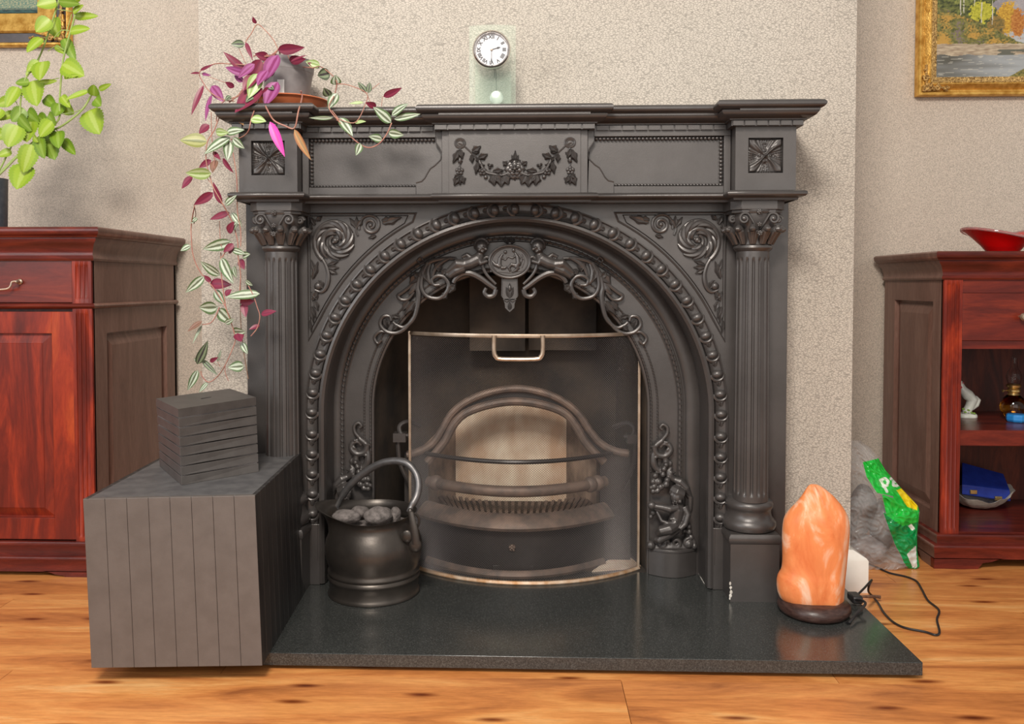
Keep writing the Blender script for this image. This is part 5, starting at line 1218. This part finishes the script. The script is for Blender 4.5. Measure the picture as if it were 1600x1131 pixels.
def seascape(u, v):
    X = (1-u)*4; Z = v*4; n = fbm(X*5, Z*9, 2); hf = fbm(X*16, Z*24, 6)
    if Z < .16: c = mixc((.008,.03,.035),(.03,.09,.085), .5+n)
    else: c = mixc((.10,.20,.16),(.45,.42,.25), .35+hf)
    if Z < .24+.03*n and Z > .15: c = mixc(c,(.02,.05,.05),.6)
    return (*c, 1)
z2 = P(60,72,yw-.02).z; x2 = P(109,50,yw-.02).x; k1 = P(60,20,yw-.012).z-z2
e = k1
bnd2 = [('frame_outer', [(0,yw),(0,yw-.020),(-.003,yw-.024),(-.009,yw-.025),(-.013,yw-.020),(-.014,yw)], 'gold'),
        ('frame_band', [(-.013,yw),(-.013,yw-.016),(-.040,yw-.024),(-.042,yw)], 'frame_dark'),
        ('frame_inner', [(-.041,yw),(-.041,yw-.026),(-.047,yw-.031),(-.055,yw-.030),(-e+.004,yw-.020),(-e,yw-.008)], 'gold')]
O, x0, x1, z0, z1 = painting('framed_painting', 'ornate gilt and black framed dark green painting on the left wall', x2, -1, z2, .60, .48, yw, flip(bnd2), e, seascape, None)
corner(O, x1, z0, -1, 1, .11); corner(O, x0, z0, 1, 1, .11); corner(O, x1, z1, -1, -1, .11); corner(O, x0, z1, 1, -1, .11)
cw = MB(); 
for k in range(3): pass
mb_ = MB().prism([(x1-.16,z0+.012),(x1-.10,z0+.030),(x1-.03,z0+.046),(x1-.012,z0+.12),(x1-.012,z0+.012)], yw-.028, yw-.01)
mk('corner_plate', MB().prism([(x1-.115,z0+.040),(x1-.08,z0+.030),(x1-.05,z0+.022),(x1-.016,z0+.016),(x1-.016,z0+.10),(x1-.03,z0+.10),(x1-.045,z0+.045)], yw-.029, yw-.012), M['gold'], O, bev=.002)

# ------------------------------------------------------------------ mantel clock
TZ = 1.1440; Yk = .10
ck = P(768.5, 81, Yk-.02); gx0, gx1 = P(733,100,Yk).x, P(806,100,Yk).x; gz = P(770,40,Yk).z
CK = thing('mantel_clock', 'glass mantel clock with round white dial and pendulum disc on the mantel shelf', 'clock', ((gx0+gx1)/2, Yk, TZ))
gp = MB(); n = 12; fr_ = []
for i in range(n+1): t = -1+2*i/n; fr_.append((gx0+(gx1-gx0)*i/n, Yk-.010*(1-t*t)))
gp.prism(fr_+[(x, y+.006) for x, y in fr_[::-1]], TZ, gz, 'z'); mk('glass_plate', gp, M['glass_green'], CK, bev=.0008)
mk('rear_glass', MB().box(gx0+.012, gx1-.012, Yk+.035, Yk+.041, TZ, gz-.05), M['glass_green'], CK, bev=.0008)
mk('glass_base', MB().box(gx0+.002, gx1-.002, Yk-.012, Yk+.045, TZ, TZ+.006), M['glass_green'], CK, bev=.0008)
Rc = 28.5/(1350/2.08)
RX = Matrix.Rotation(pi/2, 3, 'X')
yd_ = Yk-.036
hd = mk('bezel', MB().lathe([(Rc*.93,-.030),(Rc*.95,-.002),(Rc*1.01,-.001),(Rc*1.03,.004),(Rc*1.0,.010),(Rc*.93,.0125),(Rc*.87,.010),(Rc*.855,.002)], (ck.x, yd_, ck.z), 64, None, RX), M['chrome'], CK, smooth=50)
dl = mk('dial', MB().lathe([(0,.0),(Rc*.88,.0),(Rc*.88,.003),(0,.003)], (ck.x, yd_, ck.z), 48, None, RX), M['dial'], CK)
mk('case_back', MB().lathe([(0,-.032),(Rc*.90,-.032),(Rc*.90,-.003),(0,-.003)], (ck.x, yd_, ck.z), 40, None, RX), M['chrome'], CK)
yn = yd_-.0035
def text_mesh(s, size, loc, rot, name, mat, parent, extr=.0002):
    cu = bpy.data.curves.new(name, 'FONT'); cu.body = s; cu.size = size; cu.align_x = 'CENTER'; cu.align_y = 'CENTER'; cu.extrude = extr; cu.offset = .00035
    t = bpy.data.objects.new('tmp', cu); COL.objects.link(t); dg = bpy.context.evaluated_depsgraph_get(); dg.update()
    me = bpy.data.meshes.new_from_object(t.evaluated_get(dg)); bpy.data.objects.remove(t)
    me.materials.clear(); me.materials.append(mat); me.name = name
    o = bpy.data.objects.new(name, me); COL.objects.link(o); o.parent = parent; o.location = Vector(loc)-ORG[parent]; o.rotation_euler = rot; return o
for k, s in enumerate(['XII','I','II','III','IIII','V','VI','VII','VIII','IX','X','XI']):
    a = k*pi/6; r_ = Rc*.68
    flipn = pi if 3 < k < 9 and False else 0
    text_mesh(s, .0118, (ck.x+math.sin(a)*r_, yn, ck.z+math.cos(a)*r_), Euler((pi/2, a, 0), 'XYZ'), 'numeral', M['ink'], dl)
def hand(ang, L, w_, nm):
    d_ = Vector((math.sin(ang), 0, math.cos(ang))); q = Vector((math.cos(ang), 0, -math.sin(ang))); c = Vector((ck.x, yn-.001, ck.z)); m_ = MB()
    pts = [c-q*w_*.4, c+d_*L*.55-q*w_*.35, c+d_*L*.72-q*w_*1.2, c+d_*L, c+d_*L*.72+q*w_*1.2, c+d_*L*.55+q*w_*.35, c+q*w_*.4]
    m_.add(pts+[p+Vector((0,-.0004,0)) for p in pts], [tuple(range(7)), tuple(range(13,6,-1))]+[(i,i+7,(i+1)%7+7,(i+1)%7) for i in range(7)]); mk(nm, m_, M['ink'], CK)
hand(math.radians(75), Rc*.50, .0018, 'hour_hand'); hand(math.radians(180), Rc*.80, .0013, 'minute_hand')
mk('hand_boss', MB().lathe([(0,0),(.0026,0),(.0026,.003),(0,.0035)], (ck.x, yn, ck.z), 16, None, RX), M['brass'], CK)
pdz = P(776,153,Yk+.02)
mk('pendulum_rod', MB().tube([(pdz.x-.002, Yk+.018, ck.z-.02), (pdz.x, Yk+.018, pdz.z)], .0009, 6).tube([(pdz.x-.005, Yk+.018, ck.z-.02), (pdz.x-.005, Yk+.018, ck.z-Rc-.009)], .0009, 6), M['ink'], CK)
mk('pendulum_disc', MB().lathe([(0,0),(.0165,0),(.0165,.0015),(.012,.003),(0,.0036)], (pdz.x, Yk+.017, pdz.z), 40, None, RX), M['disc'], CK)

# ------------------------------------------------------------------ leaf builder (one mesh per leaf, stripes in its UV map)
def leafobj(parent, A, B, w_, key, name='leaf', fold=.35, serr=0, curl=.12, tw=None, shape='l', n=9):
    A = Vector(A); B = Vector(B); d_ = B-A; L = max(.004, d_.length); t = d_/L; view = Vector((0,-1,0)); q = t.cross(view)
    q = q.normalized() if q.length > 1e-4 else Vector((1,0,0)); nrm = q.cross(t).normalized()
    tw = random.uniform(-.5,.5) if tw is None else tw; q2 = q*math.cos(tw)+nrm*math.sin(tw); n2 = q2.cross(t).normalized()
    if n2.y > 0: n2 = -n2
    wf = w_/max(.75, math.cos(tw)); vs = []; uv = []; cols = (-1,-.8,-.4,0,.4,.8,1) if not serr else (-1,-.5,0,.5,1)
    for i in range(n+1):
        x = i/n
        hw_ = (math.sin(pi*x**.72)**.85 if shape == 'l' else math.sin(pi*x**.62)**.62*(1 if x < .93 else .8)) if 0 < x < 1 else 0.02
        if serr and 0 < x < 1: hw_ *= 1+(.08 if i % 2 else -.07)
        c = A+t*(L*x)-n2*(curl*L*(x*x-x*.2))*1.0+n2*(curl*L*.8*x)
        for k in cols: vs.append(c+q2*(k*hw_*wf*.5)+n2*(fold*abs(k)*hw_*wf*.32)); uv.append((abs(k), x))
    m = len(cols); mb = MB(); mb.v = [tuple(v) for v in vs]; mb.uv = uv
    mb.f = [(i*m+k, i*m+k+1, (i+1)*m+k+1, (i+1)*m+k) for i in range(n) for k in range(m-1)]
    o = mk(name, mb, LM[key], parent, smooth=180, fix=False)
    return o

# trailing plant in its pot
pc = Vector((P(446,120,.085).x, .085, 0)); zsau = TZ
sau = thing('plant_saucer', 'terracotta coloured plastic saucer at the left end of the mantel shelf', 'saucer', (pc.x+.008, pc.y, zsau))
mk('dish', MB().lathe([(0,.001),(.070,.001),(.078,.004),(.092,.030),(.096,.0335),(.098,.031),(.0935,.028)]+[(.088,.026),(.074,.006),(0,.005)], (pc.x+.008, pc.y, zsau), 56), M['terracotta'], sau, smooth=50)
PT = thing('wandering_plant', 'trailing purple and silver striped plant in grey pot on the mantel shelf', 'plant', (pc.x, pc.y, zsau+.006))
Rm = Matrix.Rotation(-.07, 3, 'Y')@Matrix.Rotation(.0, 3, 'X')
ztop = P(446,96,.085).z-(zsau+.006)
mk('pot', MB().lathe([(0,0),(.047,0),(.049,.003),(.0585,ztop-.030),(.0595,ztop-.028),(.0605,ztop-.026),(.0615,ztop-.002),(.0625,ztop),(.060,ztop),(.057,ztop-.03),(.045,.008),(0,.008)], (pc.x, pc.y, zsau+.007), 48, None, Rm.inverted()@Matrix.Identity(3)), M['pot_grey'], PT, smooth=50)
mk('soil', MB().lathe([(0,ztop-.018),(.055,ztop-.018),(.0,ztop-.010)], (pc.x, pc.y, zsau+.007), 24, None, Rm.inverted()), M['soil'], PT)
q1 = P(440,135,pc.y-.056)
mk('pot_label', MB().box(q1.x-.010, q1.x+.0065, q1.y-.001, q1.y, q1.z-.018, q1.z+.016), M['paper'], PT, label='small white label stuck on the pot')
def dep(x, y):
    if y < 166:
        if x < 345: return .03
        if x > 490: return -.02 if y > 120 else .04
        return .0 if y > 95 else .03
    if x >= 385 and y < 330: return -.095 if x < 480 else -.085
    if x >= 385: return -.03
    return -.035 if y < 330 else (-.01 if x > 345 else .02)
random.seed(11)
def PD(x, y, j=.0): return P(x, y, dep(x, y)+j)
LV = """400 37 395 26 7 P|382 69 361 69 13 D|384 66 395 94 7 P|385 114 349 81 13 P|385 116 352 105 13 V|408 93 387 130 19 P|435 86 414 128 26 V|434 78 476 74 15 P|452 94 478 92 13 P|454 96 480 86 4 P|500 103 477 96 13 L|499 106 480 98 8 P|516 114 496 118 18 D|525 133 524 117 16 S|515 150 506 137 14 D|527 146 513 170 17 S|572 145 559 128 9 D|576 145 578 128 9 D|599 151 628 137 10 P|568 160 545 162 5 L|588 166 571 160 9 P|611 192 583 167 16 S|612 180 638 162 12 S|616 186 657 178 11 S|607 207 631 211 13 S|597 218 576 213 13 S|563 224 556 243 11 S|531 184 551 213 15 S|520 184 483 184 6 S|555 192 572 190 6 L|405 115 388 154 21 L|410 138 367 176 30 P|434 128 414 166 25 V|318 133 299 180 10 P|331 134 350 160 17 V|331 148 321 190 9 V|327 195 311 209 14 P|392 186 416 190 14 L|353 208 382 203 14 S|360 215 319 241 17 S|364 216 382 232 13 S|358 220 355 251 15 S|324 222 281 219 23 G|337 206 358 207 12 L|422 190 445 245 14 M|460 202 486 250 12 T|313 110 333 101 5 P|312 114 297 115 4 P|315 115 330 118 5 V|330 250 311 262 10 P|338 250 332 270 14 B|330 271 290 270 17 L|348 247 365 270 8 P|333 237 345 250 7 P|301 276 284 295 13 P|333 301 303 320 13 P|347 319 333 284 11 P|352 320 370 305 11 S|359 332 328 343 11 P|362 332 378 354 10 S|308 340 298 349 7 S|357 364 366 346 13 P|362 378 317 389 18 S|365 381 349 394 11 P|298 384 282 392 11 S|363 390 384 397 10 S|379 400 391 397 11 S|344 430 313 408 15 S|346 403 365 443 18 S|365 416 370 434 10 S|375 405 382 421 12 P|328 443 362 445 17 P|319 432 290 457 14 S|336 453 351 476 15 S|406 459 352 464 15 S|340 480 311 480 21 S|341 483 363 505 21 S|375 472 398 470 13 P|381 473 384 496 12 P|408 491 432 486 10 P|406 508 389 515 7 P|316 502 293 518 9 B|316 508 301 537 5 S|365 518 384 518 16 S|372 520 377 534 16 P|308 569 325 532 13 D|316 562 340 586 9 D|309 578 293 610 11 S|340 565 346 546 5 S|328 565 341 558 7 P|381 572 356 574 17 S|378 535 387 553 11 S|325 597 311 613 7 S|384 438 395 446 8 S|303 560 316 567 6 S|420 102 428 96 9 D|420 135 428 140 9 D|398 100 372 122 14 V|420 90 398 84 14 P|371 182 381 196 8 T|364 360 372 345 9 S|357 395 366 386 9 P|352 462 362 452 10 P|352 505 366 498 9 S|330 440 318 430 8 P|361 150 352 158 9 D|398 118 380 142 20 P|418 110 402 134 18 V|425 140 408 150 14 P|386 150 370 160 12 V|400 146 384 160 14 D|422 118 432 104 12 P|366 136 352 128 9 P|444 84 462 72 10 P|380 128 366 118 10 V"""
for s in LV.split('|'):
    a = s.split(); x0_, y0_, x1_, y1_, w_ = map(float, a[:5]); j = random.uniform(-.012,.008)
    if s.startswith('408') or s.startswith('410') or s.startswith('434') or s.startswith('405'): j = -.03
    if y0_ < 170 and 385 < x0_ < 490 and (y1_ > 115): j = -.055
    leafobj(PT, PD(x0_, y0_, j), P(x1_, y1_, dep(x0_, y0_)+j+random.uniform(-.02,.0)), w_*.00150, a[5])
SM = """430 85 415 96 400 112 388 128 372 150;2.6|434 76 427 62 415 48 402 38 393 52 384 66 388 80 395 94;1.6|400 85 420 88 434 78;2.2|388 102 360 100 335 100 312 112 318 130 331 146 350 156 366 158;1.8|373 75 382 95 388 104;1|315 115 335 123 360 132;1|396 88 410 84 422 88;2|452 92 448 84 440 80;2|410 155 418 172 428 188 444 196 460 200 466 175 472 152 470 142;2.4|403 158 393 185 388 205 376 215 360 218;2.0|470 104 488 106 500 104 514 113 525 125 526 134 522 150 514 168 530 190 550 215 572 230 590 226 604 210 612 192;1.9|526 131 545 133 573 146 570 165 557 190 540 190 522 182;1.5|573 146 593 130;1|573 146 578 158 585 167;1|598 150 596 166;1|518 172 528 185 526 188;1.5|343 182 334 205 324 222 322 250 328 275 333 292 347 317 362 345 371 375 372 400 376 430 374 460;1.8|330 175 331 215 335 245 334 265;1.3|364 238 370 280 371 330 376 360 376 385;1.6|304 322 299 350 299 372 302 400 313 425 334 450 350 475 358 495 366 520 367 535 352 570 340 588 326 597 316 588 314 580;1.8|343 345 344 370 346 385;1.2|345 395 346 430 350 462 354 485;1.7|366 385 355 390 347 402;2|376 430 376 500 381 550 388 592;1.4|388 446 396 462 402 480 406 494 402 512 392 525;1.6|343 480 336 496 328 505 316 507;1.8|352 570 352 582 357 595;1.3|300 276 318 272 328 285;1.2|376 150 350 158 340 175 338 190;1.8|395 130 376 146 358 160;2.2|303 320 306 335 303 350;1.2|340 565 344 573;1|328 563 340 572;1"""
for s in SM.split('|'):
    c, r_ = s.split(';'); c = list(map(float, c.split())); pts = [(c[i], c[i+1]) for i in range(0, len(c), 2)]
    pt3 = [PD(x, y, -.004) for x, y in pts]
    if s.startswith('470 104'): pt3[0] = P(470,104,.06)
    l = catmull(pt3, 4); mk('stem', MB().tube(l, float(r_)*.00072, 6), M['stem_pink'] if pts[0][1] < 320 else M['twig'] if random.random() < .35 else M['stem_pink'], PT)
# nodes at pot mouth feeding the trails
mk('stem', MB().tube(catmull([pc+Vector((-.01,0,zsau+ztop)), P(436,78,.05), P(430,84,.02)], 5), .0018, 6).tube(catmull([pc+Vector((-.02,-.01,zsau+ztop)), P(425,92,.02), P(412,104,-.01), P(403,130,-.015), P(404,158,-.02)], 5), .002, 6).tube(catmull([pc+Vector((.03,0,zsau+ztop)), P(478,98,.07), P(486,106,.06)], 5), .0015, 6), M['stem_pink'], PT)

# green plant on the sideboard
yg = yl+.16; zcb = P(120,355,yl-.036).z; pcx = P(8,300,yg).x
GP = thing('nettle_leaved_plant', 'bright green serrated-leaf plant in dark pot on the left sideboard', 'plant', (pcx-.055, yg, zcb))
zpt = P(5,279,yg).z
mk('pot', MB().lathe([(0,zcb+.0005),(.050,zcb+.0005),(.052,zcb+.004),(.0555,zpt-.002),(.0565,zpt),(.053,zpt),(.05,zcb+.01),(0,zcb+.01)], (pcx-.055, yg, 0), 40), M['pot_blue'], GP, smooth=50)
mk('soil', MB().lathe([(0,zpt-.02),(.052,zpt-.02),(.0,zpt-.012)], (pcx-.055, yg, 0), 24), M['soil'], GP)
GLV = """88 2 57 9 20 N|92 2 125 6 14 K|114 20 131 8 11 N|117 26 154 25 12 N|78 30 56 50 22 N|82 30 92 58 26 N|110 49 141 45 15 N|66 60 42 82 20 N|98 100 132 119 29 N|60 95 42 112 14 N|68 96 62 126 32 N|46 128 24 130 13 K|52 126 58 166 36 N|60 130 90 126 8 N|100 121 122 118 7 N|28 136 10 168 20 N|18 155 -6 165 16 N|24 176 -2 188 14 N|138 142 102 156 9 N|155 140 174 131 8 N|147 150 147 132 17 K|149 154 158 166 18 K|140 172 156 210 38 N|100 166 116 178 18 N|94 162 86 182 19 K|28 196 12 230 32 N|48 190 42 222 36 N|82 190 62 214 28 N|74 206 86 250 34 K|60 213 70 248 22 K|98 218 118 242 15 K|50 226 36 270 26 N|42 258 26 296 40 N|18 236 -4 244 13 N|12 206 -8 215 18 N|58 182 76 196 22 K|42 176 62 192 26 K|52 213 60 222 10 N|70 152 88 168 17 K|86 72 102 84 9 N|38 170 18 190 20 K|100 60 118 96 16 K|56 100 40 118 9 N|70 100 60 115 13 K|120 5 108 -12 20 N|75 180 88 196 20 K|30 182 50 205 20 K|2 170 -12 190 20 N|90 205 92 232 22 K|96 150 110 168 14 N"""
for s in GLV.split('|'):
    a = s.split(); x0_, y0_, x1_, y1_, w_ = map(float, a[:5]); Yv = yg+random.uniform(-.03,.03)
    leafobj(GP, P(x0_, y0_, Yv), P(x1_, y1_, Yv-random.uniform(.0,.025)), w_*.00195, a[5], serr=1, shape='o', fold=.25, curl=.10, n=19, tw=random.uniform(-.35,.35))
for s in ["92 0 78 45 62 88 45 115 38 128 32 160 30 200 12 240 -6 275;2.6","122 8 110 50 99 92 95 130 93 160 92 186 72 205 40 232 0 272;2.8","143 148 128 172 98 196 75 207 50 226 25 245 0 270;3.0","155 139 143 148;1.6","92 122 75 126 60 130;1.3","66 60 80 55;1.2","80 188 55 200 40 215;1.6","84 60 95 48 108 48;1.6","102 58 112 22;1.2","75 80 88 72 100 78;1.2","96 178 112 176 128 171;1.3","28 165 20 150;1.2","88 14 112 18;1.3","62 90 60 96;1.2","86 200 100 218;1.4"]:
    c, r_ = s.split(';'); c = list(map(float, c.split())); pts = [P(c[i], c[i+1], yg) for i in range(0, len(c), 2)]
    if c[-2] < 1 and c[-1] > 250: pts.append(Vector((pcx-.05, yg, zpt-.015)))
    mk('stem', MB().tube(catmull(pts, 4), float(r_)*.00095, 7), M['stem_green'], GP)

# pale mortar traces along the foot of the surround
for pts in ([(1088,884),(1094,899),(1104,914),(1120,917),(1137,921),(1146,934)], [(1147,936),(1165,936.5),(1190,936.5),(1221,936)]):
    l = catmull([PZ(x, y, .0015) for x, y in pts], 6); mk('mortar_line', MB().tube(l, [.0012+.0022*abs(noise.noise(p*60)) for p in l], 6), M['plaster'], S, label='crumbling pale mortar line')
ch_ = MB()
for k in range(6): ch_.blob((CX+.501+random.uniform(-.001,.002), -.0005, .004+.045*random.random()**1.6), (random.uniform(.0012,.0035), .0012, random.uniform(.003,.006)), 7, 5)
mk('paint_chip', ch_, M['plaster'], S, label='chipped pale patch at the plinth corner', kind='stuff')
